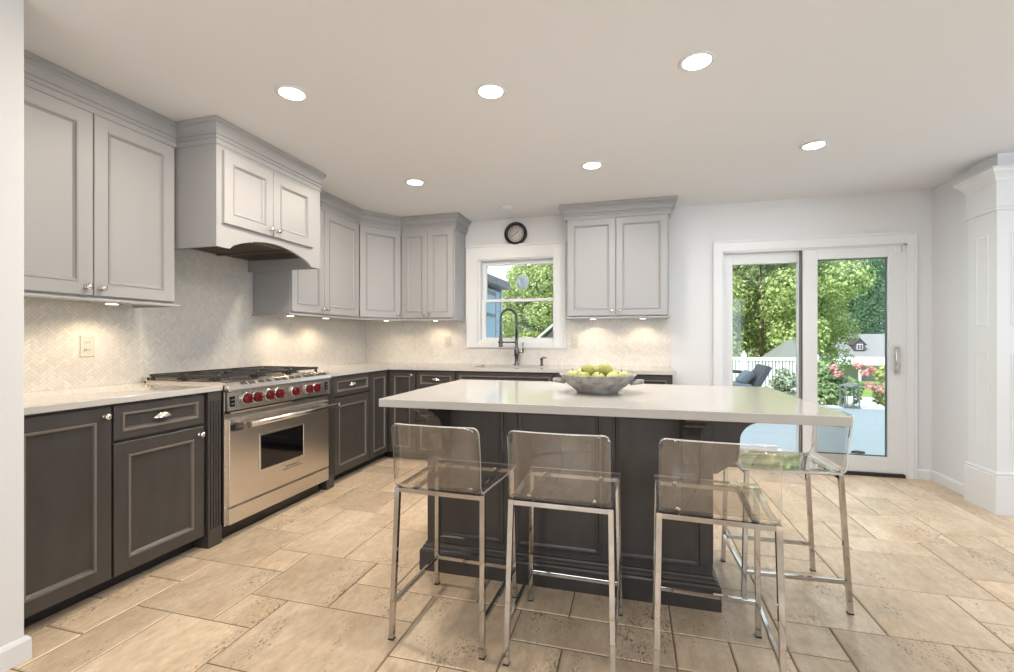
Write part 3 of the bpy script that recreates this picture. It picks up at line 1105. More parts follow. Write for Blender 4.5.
# undermount sink
g = G()
zb = .70
g.box(SX0 - .01, SX1 + .01, SY0 - .01, SY1 + .01, zb - .004, zb)
g.box(SX0 - .012, SX0 - .008, SY0 - .01, SY1 + .01, zb, .8835).box(SX1 + .008, SX1 + .012, SY0 - .01, SY1 + .01, zb, .8835)
g.box(SX0 - .01, SX1 + .01, SY0 - .012, SY0 - .008, zb, .8835).box(SX0 - .01, SX1 + .01, SY1 + .008, SY1 + .012, zb, .8835)
t = thing('sink', ((SX0 + SX1) / 2, 4.33, .70), 'stainless undermount sink below the window', 'sink')
part('basin', g, M['steel'], t)
part('drain', G().lathe([(.045, 0), (.045, .004), (.03, .005)], ((SX0 + SX1) / 2, 4.33, zb), (0, 0, 1), 20), M['steel_dark'], t)

# faucet
fx, fy = -1.136, 4.57
t = thing('faucet', (fx, fy, CT), 'dark gunmetal spring pull-down faucet behind the sink, before the window', 'faucet')
part('base', G().lathe([(.030, 0), (.030, .008), (.022, .014), (.018, .03), (.018, .09), (.024, .10), (.024, .16), (.018, .17), (.014, .18), (.014, .30)], (fx, fy, CT), (0, 0, 1), 18), M['gun'], t)
arc = []
for k in range(0, 23):
    a = math.pi * k / 22
    arc.append((fx - .075 + .075 * math.cos(a), fy - .03 * (1 - math.cos(a)), CT + .475 + .095 * math.sin(a)))
pipe = [(fx, fy, CT + .29), (fx, fy, CT + .38)] + arc + [(fx - .15, fy - .062, CT + .36), (fx - .15, fy - .063, CT + .30)]
part('hose', G().tube(pipe, .009, 10), M['gun'], t)
coil = []
pv = [Vector(p) for p in pipe]
tot = sum((pv[i + 1] - pv[i]).length for i in range(len(pv) - 1))
turns, steps = 46, 46 * 8
cum = [0]
for i in range(len(pv) - 1):
    cum.append(cum[-1] + (pv[i + 1] - pv[i]).length)
for s in range(steps + 1):
    L_ = tot * s / steps
    i = max(k for k in range(len(cum)) if cum[k] <= L_ + 1e-9)
    i = min(i, len(pv) - 2)
    d = pv[i + 1] - pv[i]
    q = pv[i] + d * ((L_ - cum[i]) / d.length)
    d.normalize()
    e1 = Vector((0, 1, 0)) - d * d.y
    e1.normalize()
    e2 = d.cross(e1)
    a = 2 * math.pi * turns * s / steps
    coil.append(q + (e1 * math.cos(a) + e2 * math.sin(a)) * .0135)
part('spring', G().tube(coil, .0028, 5), M['gun'], t)
part('spray_head', G().lathe([(.014, 0), (.018, -.02), (.019, -.09), (.022, -.11), (.020, -.125)], (fx - .15, fy - .063, CT + .31), (0, 0, 1), 16), M['gun'], t)
part('dock_arm', G().tube([(fx, fy, CT + .235), (fx - .06, fy - .03, CT + .235), (fx - .15, fy - .063, CT + .235)], .007, 8).lathe([(.026, -.012), (.026, .012)], (fx - .15, fy - .063, CT + .235), (0, 0, 1), 16), M['gun'], t)
part('lever', G().tube([(fx, fy, CT + .13), (fx + .04, fy - .004, CT + .13), (fx + .075, fy - .008, CT + .132)], .009, 10).tube([(fx + .07, fy - .008, CT + .13), (fx + .072, fy - .01, CT + .235)], [.010, .007], 10), M['chrome'], t)
# soap dispenser
sx, sy = -.875, 4.57
t = thing('soap_dispenser', (sx, sy, CT), 'small dark soap dispenser standing right of the faucet', 'soap dispenser')
part('base', G().lathe([(.020, 0), (.020, .005), (.013, .012), (.012, .055), (.016, .06), (.016, .075), (.008, .078)], (sx, sy, CT), (0, 0, 1), 16), M['gun'], t)
part('spout', G().tube([(sx, sy, CT + .075), (sx + .02, sy - .02, CT + .085), (sx + .055, sy - .055, CT + .078)], .006, 8), M['gun'], t)

# outlets
ok_ = 0
for k, (fn, u, v, lb) in enumerate(((on_left(XL + .0055), 1.866, 1.143, 'cream duplex outlet on the left wall backsplash between the upper cabinet and worktop'),
                                    (on_back(YB - .0055), -1.924, 1.158, 'cream duplex outlet on the back wall backsplash left of the sink window'),
                                    (on_back(YB - .0055), -.551, 1.150, 'cream duplex outlet on the back wall backsplash right of the sink window'))):
    t = thing('outlet', fn(u, v, 0), lb, 'outlet', 'backsplash outlets')
    part('plate', G().prism([(u - .036, v - .058), (u + .036, v - .058), (u + .036, v + .058), (u - .036, v + .058)], fn, 0, .005), M['plastic'], t, bev=.002)
    for dv in (-.020, .020):
        s = part('socket', G().prism([(u - .017, v + dv - .013), (u + .017, v + dv - .013), (u + .017, v + dv + .013), (u - .017, v + dv + .013)], fn, .005, .007), M['plastic'], t)
        g = G()
        for du in (-.007, .006):
            g.prism([(u + du - .0015, v + dv - .004), (u + du + .0015, v + dv - .004), (u + du + .0015, v + dv + .006), (u + du - .0015, v + dv + .006)], fn, .007, .0075)
        part('slots', g, M['slot'], s)

# ------------------------------------------------------------------ range
t = thing('range', (-2.55, 2.625, 0), 'stainless steel gas range with red knobs and black grates', 'range')
RY0, RY1 = 2.156, 3.100
xr = -2.29
g = G().box(XL + .03, xr, RY0, RY1, .09, .900)
part('body', g, M['steel'], t)
part('toe_kick', G().box(XL + .05, xr - .05, RY0 + .02, RY1 - .02, 0, .0895), M['black'], t)
# bullnose with vent slots
bn = [(xr - .10, .900), (xr + .028, .868), (xr + .036, .874), (xr + .036, .884), (xr + .028, .908), (xr + .008, .924), (xr - .03, .931), (xr - .10, .931)]
bnp = part('bullnose', G().prism(bn, lambda a, b, d: (a, d, b), RY0, RY1), M['steel'], t, bev=.002)
for k in range(6):
    yy = RY0 + .10 + k * .138
    for q in range(2):
        y2 = yy + q * .06
        v = [(xr + .0285, y2, .9075), (xr + .0095, y2, .9235), (xr + .0095, y2 + .045, .9235), (xr + .0285, y2 + .045, .9075)]
        g = G().add([(a + .0008, b, c + .0012) for a, b, c in v] + v, [(0, 1, 2, 3), (0, 4, 5, 1), (1, 5, 6, 2), (2, 6, 7, 3), (3, 7, 4, 0)], 0)
        part('vent_slot', g, M['mark'], bnp)
# control panel (slightly raked) and lip
cp = [(xr, .758), (xr + .024, .762), (xr + .020, .868), (xr, .868)]
cpp = part('control_panel', G().prism(cp, lambda a, b, d: (a, d, b), RY0 + .002, RY1 - .002), M['steel'], t)
part('drip_lip', G().prism([(xr, .745), (xr + .044, .748), (xr + .046, .757), (xr, .758)], lambda a, b, d: (a, d, b), RY0 + .001, RY1 - .001), M['chrome'], t)
for ky in (2.290, 2.368, 2.470, 2.552, 2.705, 2.845, 2.925):
    g = G()
    c = (xr + .021, ky, .822)
    g.lathe([(.041, 0), (.041, .010), (.037, .014), (.031, .014)], c, (1, 0, 0), 24, 1)
    g.lathe([(.028, .010), (.027, .022), (.024, .030), (.020, .033)], c, (1, 0, 0), 24, 0)
    for q in range(3):
        a = q * math.pi / 3
        dy, dz = math.cos(a), math.sin(a)
        g.bar((c[0] + .03, ky - dy * .028, .822 - dz * .028), (c[0] + .03, ky + dy * .028, .822 + dz * .028), .009, .018, (1, 0, 0), 0)
    part('knob', g, [M['red'], M['chrome']], cpp)
for ky, kz in ((2.192, .815), (3.055, .822)):
    g = G().box(xr + .020, xr + .0255, ky - .016, ky + .016, kz - .030, kz + .030, 0)
    for dz in (-.014, .010):
        g.box(xr + .0255, xr + .027, ky - .010, ky - .003, kz + dz - .006, kz + dz + .006, 1)
        g.box(xr + .0255, xr + .027, ky + .003, ky + .010, kz + dz - .004, kz + dz + .008, 1)
    part('switch', g, [M['black'], M['steel']], cpp)
# oven door
xd = xr + .022
wy0, wy1, wz0, wz1 = 2.404, 2.800, .352, .572
fd = on_left(xr)
od = G()
od.rings([(RY0 + .016, RY1 - .012, .196, .708, .0), (RY0 + .016, RY1 - .012, .196, .708, .018), (RY0 + .020, RY1 - .016, .200, .704, .022), (wy0 - .010, wy1 + .010, wz0 - .010, wz1 + .010, .022)], fd, [0, 0, 0, 0])
odo = part('oven_door', od, M['steel'], t)
fw_ = G()
fw_.rings([(wy0 - .010, wy1 + .010, wz0 - .010, wz1 + .010, .022), (wy0 - .008, wy1 + .008, wz0 - .008, wz1 + .008, .027), (wy0, wy1, wz0, wz1, .027), (wy0 + .003, wy1 - .003, wz0 + .003, wz1 - .003, .0232)], fd, [0, 0, 0, 1])
part('oven_window', fw_, [M['nickel'], M['ovenglass']], odo)
hg = G()
hx, hz = xr + .085, .672
hg.tube([(hx, RY0 + .10, hz), (hx, RY1 - .015, hz)], .019, 14)
for yy in (RY0 + .115, RY1 - .04):
    hg.tube([(xr + .02, yy, hz), (hx, yy, hz)], .012, 10)
part('door_handle', hg, M['nickel'], odo)


def text_mesh(txt, size, depth):
    cu = bpy.data.curves.new('lettering', 'FONT')
    cu.body = txt
    cu.size = size
    cu.extrude = depth
    cu.align_x = 'CENTER'
    cu.align_y = 'CENTER'
    to = bpy.data.objects.new('lettering', cu)
    COL.objects.link(to)
    bpy.context.view_layer.update()
    me = bpy.data.meshes.new_from_object(to.evaluated_get(bpy.context.evaluated_depsgraph_get()))
    bpy.data.objects.remove(to)
    return me


def lettering(txt, size, fn, u, v, w, mat, parent, sx=1.0):
    me = text_mesh(txt, size, .0006)
    b = world_base(parent)
    for q in me.vertices:
        p = Vector(fn(u + q.co.x * sx, v + q.co.y, w + q.co.z)) - b
        q.co = p
    me.materials.clear()
    me.materials.append(mat)
    o = bpy.data.objects.new('lettering', me)
    COL.objects.link(o)
    o.parent = parent
    BASE[o.name] = b
    return o


g = G().prism([(2.178, .645), (2.236, .645), (2.240, .655), (2.240, .680), (2.228, .690), (2.188, .690), (2.178, .680)], fd, .022, .060)
bd = part('badge', g, M['steel_dark'], odo, bev=.002)
lettering('WOLF', .021, fd, 2.209, .667, .0612, M['nickel'], odo)
g = G()
g.rings([(2.590, 2.790, .297, .334, .022), (2.592, 2.788, .299, .332, .025), (2.596, 2.784, .303, .328, .024)], fd, [0, 0, 0])
part('nameplate', g, M['steel'], odo)
lettering('WOLF', .022, fd, 2.690, .3155, .0252, M['steel_dark'], odo, sx=2.2)
part('kick_panel', G().box(xr, xr + .020, RY0 + .016, RY1 - .012, .092, .186), M['steel'], t, bev=.003)
# cooktop, burners, grates
part('cooktop', G().box(XL + .03, xr - .10, RY0, RY1, .9005, .928).box(XL + .008, XL + .05, RY0, RY1, .9005, .945), M['steel'], t, bev=.002)
gx0, gx1 = XL + .065, xr - .075
n = 3
for k in range(n):
    ya = RY0 + .012 + k * (RY1 - RY0 - .024) / n
    yc = ya + (RY1 - RY0 - .024) / n - .006
    g = G()
    zt = .958
    for yy in (ya + .008, yc - .008):
        g.bar((gx0, yy, zt), (gx1, yy, zt), .014, .016)
    for q in range(5):
        xx = gx0 + (gx1 - gx0) * q / 4
        g.bar((xx, ya, zt), (xx, yc, zt), .014, .016)
    ym = (ya + yc) / 2
    for q in range(2):
        xc = gx0 + (gx1 - gx0) * (.25 + .5 * q)
        for dx, dy in ((1, 1), (1, -1), (-1, 1), (-1, -1)):
            g.bar((xc + dx * .035, ym + dy * .035, zt + .003), (xc + dx * .125, ym + dy * .135, zt), .010, .018)
    for xx in (gx0 + .01, (gx0 + gx1) / 2, gx1 - .01):
        for yy in (ya + .01, yc - .01):
            g.bar((xx, yy, .928), (xx, yy, zt), .016, .016)
    part('grate', g, M['iron'], t, bev=.002)
    for q in range(2):
        xc = gx0 + (gx1 - gx0) * (.25 + .5 * q)
        part('burner', G().lathe([(.062, 0), (.062, .006), (.045, .010), (.045, .018), (.030, .020)], (xc, ym, .928), (0, 0, 1), 20), M['iron'], t)

# ------------------------------------------------------------------ island
IX0_, IX1_, IY0_, IY1_ = -1.078, .724, 1.812, 2.822
BX0, BX1, BY0, BY1 = -1.020, .345, 2.192, 2.775
t = thing('kitchen_island', (-.34, 2.48, 0), 'dark panelled kitchen island with scrolled corbels under a pale top', 'kitchen island')
g = G().box(BX0, BX1, BY0, BY1, 0, .884)
part('body', g, M['island'], t, bev=.002)
PLN = [(0, 0), (.030, 0), (.030, .098), (.026, .108), (.018, .112), (.016, .122), (.008, .130), (.006, .138), (0, .140)]
part('plinth', G().sweep([(BX0, BY1), (BX0, BY0), (BX1, BY0), (BX1, BY1)], PLN), M['island'], t)
fi = on_back(BY0)
for u0, u1 in ((-.955, -.612), (-.547, -.137), (-.085, .302)):
    g = G()
    R = lambda i, w: (u0 + i, u1 - i, .165 + i, .845 - i, w)
    g.rings([R(0, 0.0), R(.001, .010), R(.010, .011), R(.016, .004), R(.024, .003), R(.03, .0012)], fi, [0, 1, 0, 0, 0, 0])
    part('panel', g, [M['island'], M['island']], t)
for fn2, a0, a1 in ((lambda u, v, w: (BX1 + w, u, v), BY0 + .05, BY1 - .05), (lambda u, v, w: (BX0 - w, u, v), BY0 + .05, BY1 - .05), (lambda u, v, w: (u, BY1 + w, v), BX0 + .05, BX1 - .05)):
    g = G()
    R = lambda i, w: (a0 + i, a1 - i, .165 + i, .845 - i, w)
    g.rings([R(0, 0.0), R(.001, .010), R(.010, .011), R(.016, .004), R(.024, .003), R(.03, .0012)], fn2, [0, 0, 0, 0, 0, 0])
    part('panel', g, M['island'], t)
# corbel outline: a = reach from the body, b = height
cb = [(0, .884), (.262, .884), (.262, .862)]
for k in range(9):      # nose rounding under, then hollow
    a = k / 8
    cb.append((.258 - .055 * a - .02 * math.sin(a * math.pi), .855 - .030 * a))
for k in range(1, 8):
    a = k / 8 * math.pi / 2
    cb.append((.203 - .093 * math.sin(a) * 1.0, .825 - .085 * (1 - math.cos(a))))
for k in range(0, 13):
    a = math.pi * k / 12
    cb.append((.088 + .022 * math.cos(a * .5) - (0.0 if k < 8 else (k - 7) * .014), .735 - .145 * k / 12))
cb.append((0, .588))
for xa in (-.972, .205):
    part('corbel', G().prism(cb, lambda a, b, d: (d, BY0 - a, b), xa, xa + .078), M['island'], t, bev=.002)
for yy in (BY0 + .004, BY1 - .094):
    part('corbel', G().prism(cb, lambda a, b, d: (BX1 + a, d, b), yy, yy + .09), M['island'], t, bev=.002)
solo('island_worktop', G().box(IX0_, IX1_, IY0_, IY1_, .8845, .920), M['quartz'], 'thick pale quartz slab topping the dark island', 'worktop', bev=.003)

# ------------------------------------------------------------------ bowl of apples
bx, by, bz = -.163, 2.315, .9205
t = thing('fruit_bowl', (bx, by, bz), 'grey weathered stoneware bowl with two handles on the island top', 'bowl')
prof = [(.098, 0), (.102, .006), (.105, .010), (.140, .036), (.168, .062), (.182, .084), (.188, .088), (.186, .092), (.178, .090), (.160, .064), (.132, .042), (.10, .022), (.001, .018)]
part('body', G().lathe(prof, (bx, by, bz), (0, 0, 1), 48), M['bowl'], t)
for s in (-1, 1):
    pts = [(bx + s * .155, by - .045, bz + .052), (bx + s * .195, by - .035, bz + .056), (bx + s * .212, by - .012, bz + .058), (bx + s * .212, by + .012, bz + .058), (bx + s * .195, by + .035, bz + .056), (bx + s * .155, by + .045, bz + .052)]
    part('handle', G().tube(pts, .010, 10), M['bowl'], t)


def apple(x, y, z, r, rx, rz, mat, label):
    t = thing('apple', (x, y, z), label, 'apple', 'apples in the bowl')
    prof = []
    for k in range(13):
        a = math.pi * k / 12
        rr = r * math.sin(a) * (1.0 + .06 * math.cos(a))
        hh = -r * .92 * math.cos(a)
        dim = math.exp(-(rr / (r * .33)) ** 2)
        prof.append((rr, hh - (dim * .20 * r if a > 1.57 else -dim * .14 * r)))
    g = G().lathe(prof, (0, 0, 0), (0, 0, 1), 20)
    o = part('flesh', g, mat, t, local=True)
    part('stem', G().tube([(0, 0, r * .60), (r * .05, 0, r * .9), (r * .16, 0, r * 1.12)], r * .05, 6), M['stem'], t, local=True)
    t.rotation_euler = (rx, 0, rz)
    return t


AP = [(-.118, -.020, .078, 0, 'pale green apple at the left edge of the bowl'), (-.060, -.082, .076, 1, 'green apple at the front left of the bowl with its dark eye showing'),
      (.010, -.098, .074, 1, 'green apple at the front middle of the bowl'), (.080, -.075, .074, 0, 'pale apple at the front right of the bowl'),
      (.122, -.008, .076, 0, 'pale apple at the right edge of the bowl'), (-.045, -.008, .104, 1, 'green apple on top of the pile left of centre'),
      (.040, -.014, .108, 1, 'green apple on top of the pile right of centre'), (-.088, .066, .078, 0, 'pale green apple at the back left of the bowl'),
      (-.008, .100, .074, 1, 'green apple at the back middle of the bowl'), (.078, .078, .076, 0, 'pale green apple at the back right of the bowl'),
      (.004, .055, .100, 1, 'green apple behind the two topmost apples in the bowl')]
random.seed(3)
for dx, dy, dz, kd, lb in AP:
    apple(bx + dx, by + dy, bz + dz, .0358, random.uniform(-.7, 1.3), random.uniform(0, 6.28), M['apple'] if kd else M['apple_pale'], lb)

# ------------------------------------------------------------------ bar stools
STL = ['clear acrylic and chrome bar stool, leftmost of the three before the island front', 'clear acrylic and chrome bar stool, middle of the three before the island front',
       'clear acrylic and chrome bar stool, rightmost of the three before the island front', 'clear acrylic bar stool facing left at the right end of the island']


def make_stool():
    t = thing('bar_stool', (0, 0, 0), STL[0], 'bar stool', 'acrylic bar stools at the island')
    W = .0195
    zt = .582
    tops = {(-1, -1): (-.180, -.180), (1, -1): (.180, -.180), (-1, 1): (-.186, .196), (1, 1): (.186, .196)}
    bots = {(-1, -1): (-.190, -.212), (1, -1): (.190, -.212), (-1, 1): (-.196, .212), (1, 1): (.196, .212)}
    for k in tops:
        a, b = bots[k], tops[k]
        lg = part('leg', G().bar((a[0], a[1], .004), (b[0], b[1], zt + .010), W, W, (0, 1, 0)), M['chrome'], t, bev=.0015, local=True)
        part('foot_cap', G().box(a[0] - .011, a[0] + .011, a[1] - .011, a[1] + .011, 0, .005), M['black'], lg, local=True)
    for y in (-.180, .196):
        part('cross_bar', G().bar((-.185, y, zt), (.185, y, zt), W - .002, W - .002), M['chrome'], t, bev=.0015, local=True)
    for s in (-1, 1):
        part('seat_rail', G().bar((s * .120, -.180, zt), (s * .120, .196, zt), W - .003, W - .004), M['chrome'], t, bev=.0015, local=True)
    zf = .135
    fy = .212 - .016 * zf / zt
    by_ = -.212 + .032 * zf / zt
    part('foot_rest', G().bar((-.193, fy, zf), (.193, fy, zf), W - .004, W - .002), M['chrome'], t, bev=.0015, local=True)
    for s in (-1, 1):
        part('side_stretcher', G().bar((s * .1915, by_, zf), (s * .1935, fy, zf), .014, .018), M['chrome'], t, bev=.0015, local=True)
    # acrylic shell: profile (y, z) from the top of the back to the front lip
    pr_ = [(-.232, .855), (-.2315, .8535), (-.230, .847), (-.226, .832), (-.219, .79), (-.212, .74), (-.208, .69), (-.2055, .632)]
    for k in range(1, 9):
        a = math.pi / 2 * k / 8 * 1.02
        pr_.append((-.205 + .034 * (1 - math.cos(a)), .632 - .034 * math.sin(a)))
    pr_ += [(-.08, .5962), (.02, .594), (.12, .594), (.19, .597), (.222, .601)]
    th = .0085
    n = len(pr_)
    hw = []
    for i, (y, z) in enumerate(pr_):
        wv = .182 + (.016 * max(0, (y + .1) / .32) if z < .64 else 0)
        top = .855 - z
        if top < .024 and y < -.2:
            c = .024 - top
            wv -= .024 - math.sqrt(max(0, .024 ** 2 - c ** 2))
        hw.append(wv)
    A, B = [], []
    for i, (y, z) in enumerate(pr_):
        y0, z0 = pr_[max(i - 1, 0)]
        y1, z1 = pr_[min(i + 1, n - 1)]
        ty, tz = y1 - y0, z1 - z0
        l = math.hypot(ty, tz)
        ny, nz = -tz / l, ty / l
        A.append((y + ny * th / 2, z + nz * th / 2))
        B.append((y - ny * th / 2, z - nz * th / 2))
    m_ = 8
    g = G()
    va, vb = [], []
    for i in range(n):
        for q in range(m_ + 1):
            s = -1 + 2 * q / m_
            # gentle dish across the back
            dish = -.012 * (1 - s * s) if pr_[i][1] > .66 else 0
            va.append((hw[i] * s, A[i][0] + dish, A[i][1]))
            vb.append((hw[i] * s, B[i][0] + dish, B[i][1]))
    fs = [(i * (m_ + 1) + q, i * (m_ + 1) + q + 1, (i + 1) * (m_ + 1) + q + 1, (i + 1) * (m_ + 1) + q) for i in range(n - 1) for q in range(m_)]
    N_ = n * (m_ + 1)
    g.add(va + vb, fs + [tuple(k + N_ for k in f)[::-1] for f in fs], 0, True)
    ed = []
    for i in range(n - 1):
        for q in (0, m_):
            ed.append((i * (m_ + 1) + q, (i + 1) * (m_ + 1) + q, N_ + (i + 1) * (m_ + 1) + q, N_ + i * (m_ + 1) + q))
    for q in range(m_):
        for i in (0, n - 1):
            k = i * (m_ + 1) + q
            ed.append((k, k + 1, N_ + k + 1, N_ + k))
    g.add(va + vb, ed, 1)
    part('seat_shell', g, [M['acryl'], M['acryl_edge']], t, local=True)
    g = G()
    for x, y in ((-.12, -.15), (.12, -.15), (-.12, .15), (.12, .15)):
        g.lathe([(.009, 0), (.009, .005), (.005, .007)], (x, y, .600), (0, 0, 1), 10)
    part('screw_caps', g, M['chrome'], t, local=True)
    return t


stool = make_stool()
for k, (x, y, rz) in enumerate([(-.718, 1.842, -.03), (-.247, 1.826, -.015), (.280, 1.826, -.05), (.690, 2.482, math.pi / 2 + .04)]):
    o = stool if k == 0 else copy_tree(stool)
    o.location = (x, y, 0)
    o.rotation_euler = (0, 0, rz)
    o['label'] = STL[k]

# ------------------------------------------------------------------ clock
cx, cz, cr = -1.164, 2.277, .122
t = thing('wall_clock', (cx, YB, cz), 'round black-rimmed wall clock above the sink window', 'clock')
part('rim', G().lathe([(cr * .70, .002), (cr * .97, .002), (cr, .012), (cr * .98, .026), (cr * .90, .036), (cr * .80, .034), (cr * .72, .022), (cr * .70, .012), (cr * .70, .002)], (cx, YB, cz), (0, -1, 0), 40, cap=False), M['black'], t)
part('face', G().lathe([(cr * .72, .004), (cr * .72, .012)], (cx, YB, cz), (0, -1, 0), 40), M['clockface'], t)
fc = on_back(YB)
g = G()
for k in range(12):
    a = k * math.pi / 6
    r0, r1 = cr * .54, cr * (.62 if k % 3 else .65)
    g.bar((cx + math.sin(a) * r0, YB - .0125, cz + math.cos(a) * r0), (cx + math.sin(a) * r1, YB - .0125, cz + math.cos(a) * r1), .004 if k % 3 else .006, .001, (0, 1, 0))
part('hour_marks', g, M['mark'], t)
for nm, a, l, w in (('hour_hand', math.radians(50), .040, .007), ('minute_hand', math.radians(240), .060, .005)):
    part(nm, G().bar((cx - math.sin(a) * .012, YB - .016, cz - math.cos(a) * .012), (cx + math.sin(a) * l, YB - .016, cz + math.cos(a) * l), w, .0015, (0, 1, 0)), M['mark'], t)

# ------------------------------------------------------------------ recessed lights
LP = [(-1.675, 1.983, 'round recessed ceiling light above the range hood side, nearest the left cabinets'), (-.688, 2.230, 'round recessed ceiling light, middle one of the near row'),
      (.285, 2.233, 'round recessed ceiling light, rightmost of the near row'), (-1.674, 3.366, 'round recessed ceiling light near the corner upper cabinet'),
      (-.276, 3.371, 'round recessed ceiling light before the right-hand back wall cabinet'), (1.141, 3.399, 'round recessed ceiling light in front of the patio door')]
for k, (x, y, lb) in enumerate(LP):
    if k == 0:
        lt = thing('ceiling_light', (0, 0, 0), lb, 'ceiling light', 'recessed ceiling lights')
        part('trim_ring', G().lathe([(.062, 0), (.078, 0), (.080, -.003), (.075, -.006), (.066, -.008), (.061, -.004)], (0, 0, 0), (0, 0, 1), 36), M['trim'], lt, local=True)
        part('lens', G().lathe([(.062, -.0005), (.060, -.0045), (.001, -.006)], (0, 0, 0), (0, 0, 1), 36), M['lens'], lt, local=True)
        o = lt
    else:
        o = copy_tree(lt)
    o.location = (x, y, H - .0005)
    o['label'] = lb
    ld = bpy.data.lights.new('downlight', 'AREA')
    ld.shape = 'DISK'
    ld.size = .13
    ld.energy = 16.0 if x < -1 else 12.5
    ld.color = (1.0, .87, .72) if x < -1 else ((1.0, .95, .89) if x < 1 else (.94, .97, 1.0))
    lo = bpy.data.objects.new('downlight', ld)
    lo.location = (x, y, H - .012)
    COL.objects.link(lo)
t = thing('smoke_detector', (-1.146, 4.235, H), 'small white disc on the ceiling above the sink window', 'smoke detector')
part('housing', G().lathe([(.062, 0), (.062, -.012), (.050, -.022), (.02, -.025)], (-1.146, 4.235, H - .0005), (0, 0, 1), 28), M['ceil'], t)
part('grille', G().lathe([(.034, -.0225), (.040, -.0235), (.040, -.0265), (.034, -.0265)], (-1.146, 4.235, H), (0, 0, 1), 24), M['trim'], t)

# ------------------------------------------------------------------ outdoors
DZ = -.15
YD = 10.62
g = G()
nb = 42
y = YB + .16
step = (YD - y) / nb
for k in range(nb):
    g.box(-3.5, 9.0, y + .004, y + step - .004, DZ - .03, DZ)
    y += step
g.box(-3.5, 9.0, YB + .16, YD, DZ - .20, DZ - .031)
struct('deck', g, M['deck'], label='pale deck boards outside the patio door')


def gz(y):
    if y < 16:
        return -.36
    return -.36 - (y - 16) * .07 if y < 62 else -3.58


g = G()
ys = [4.0, 8, 12, 16, 22, 30, 40, 50, 62, 90, 140]
v, f = [], []
for i, yy in enumerate(ys):
    v += [(-90, yy, gz(yy)), (90, yy, gz(yy))]
for i in range(len(ys) - 1):
    f.append((2 * i, 2 * i + 1, 2 * i + 3, 2 * i + 2))
g.add(v, f)
struct('ground', g, M['lawn'], label='sunlit lawn beyond the deck')
# pale paved strip
struct('path', G().box(0.5, 8.5, 11.6, 14.0, -.36, -.335), M['white_out'], label='pale sunlit paving in front of the white fence')

# fence
t = thing('picket_fence', (1.3, 14.5, -.33), 'white slatted fence across the lawn seen through the patio door', 'fence')
FX0_, FX1_ = -2.2, 4.9
part('top_rail', G().box(FX0_, FX1_, 14.45, 14.55, .56, .66), M['white_out'], t, bev=.01)
part('bottom_rail', G().box(FX0_, FX1_, 14.46, 14.54, -.24, -.17), M['white_out'], t)
k = 0
x = FX0_ + .06
while x < FX1_ - .05 and k < 98:
    part('picket', G().box(x, x + .056, 14.48, 14.52, -.30, .56), M['white_out'], t)
    x += .0855
    k += 1
for x in (FX0_, -.4, 1.4, 3.1, FX1_):
    part('post', G().box(x - .06, x + .06, 14.43, 14.57, -.36, .72).lathe([(.085, 0), (.085, .02), (.04, .05), (.045, .08), (.001, .11)], (x, 14.5, .72), (0, 0, 1), 10), M['white_out'], t)

# chaise
t = thing('chaise_lounge', (1.75, 8.7, DZ), 'dark wicker outdoor lounge chair on the deck outside the patio door', 'lounge chair')
cx0, cx1, cy0, cy1 = .85, 2.05, 8.35, 9.05
part('frame', G().box(cx0, cx1, cy0, cy1, .22, .32), M['wicker'], t, bev=.01)
for x in (cx0 + .06, cx1 - .06):
    for y in (cy0 + .06, cy1 - .06):
        part('leg', G().bar((x, y, DZ), (x, y, .22), .06), M['wicker'], t)
part('seat_cushion', G().box(cx0 + .02, cx1 - .12, cy0 + .03, cy1 - .03, .32, .43), M['cushion'], t, bev=.03)
part('backrest', G().bar((cx1 - .10, 8.7, .30), (cx1 + .13, 8.7, .73), .66, .09, (1, 0, 0)), M['wicker'], t, bev=.02)
part('pillow', G().bar((cx1 - .26, 8.72, .42), (cx1 - .08, 8.72, .62), .44, .13, (1, 0, 0)), M['cushion'], t, bev=.05)
part('armrest', G().tube([(cx1 - .42, cy1, .30), (cx1 - .44, cy1, .52), (cx1 - .30, cy1, .60), (cx1 + .02, cy1, .58)], .03, 8), M['wicker'], t)

# garden umbrella
ux, uy = 4.72, 15.9
t = thing('garden_umbrella', (ux, uy, -.36), 'grey canvas garden umbrella behind the white fence', 'umbrella')
part('pole', G().tube([(ux, uy, gz(uy)), (ux, uy, 1.18)], .03, 8), M['white_out'], t)
part('canopy', G().lathe([(.84, .57), (.82, .62), (.42, .92), (.02, 1.19), (.42, .90), (.80, .59)], (ux, uy, 0), (0, 0, 1), 8, smooth=False), M['umbrella'], t)

# lantern
lx, ly = 4.08, 10.35
t = thing('lantern', (lx, ly, DZ), 'dark framed glass lantern with a white candle on the deck edge', 'lantern')
part('base', G().box(lx - .13, lx + .13, ly - .13, ly + .13, DZ, DZ + .03), M['wicker'], t)
for a in (-1, 1):
    for b in (-1, 1):
        part('post', G().bar((lx + a * .115, ly + b * .115, DZ + .03), (lx + a * .115, ly + b * .115, DZ + .42), .022), M['wicker'], t)
part('glass', G().box(lx - .10, lx + .10, ly - .10, ly + .10, DZ + .031, DZ + .42), M['pane'], t)
part('candle', G().lathe([(.055, 0), (.055, .19), (.02, .185)], (lx, ly, DZ + .032), (0, 0, 1), 16), M['candle'], t)
part('roof', G().lathe([(.185, 0), (.18, .02), (.07, .05), (.04, .07)], (lx, ly, DZ + .42), (0, 0, 1), 4, smooth=False), M['wicker'], t)

# leaves ----------------------------------------------------------


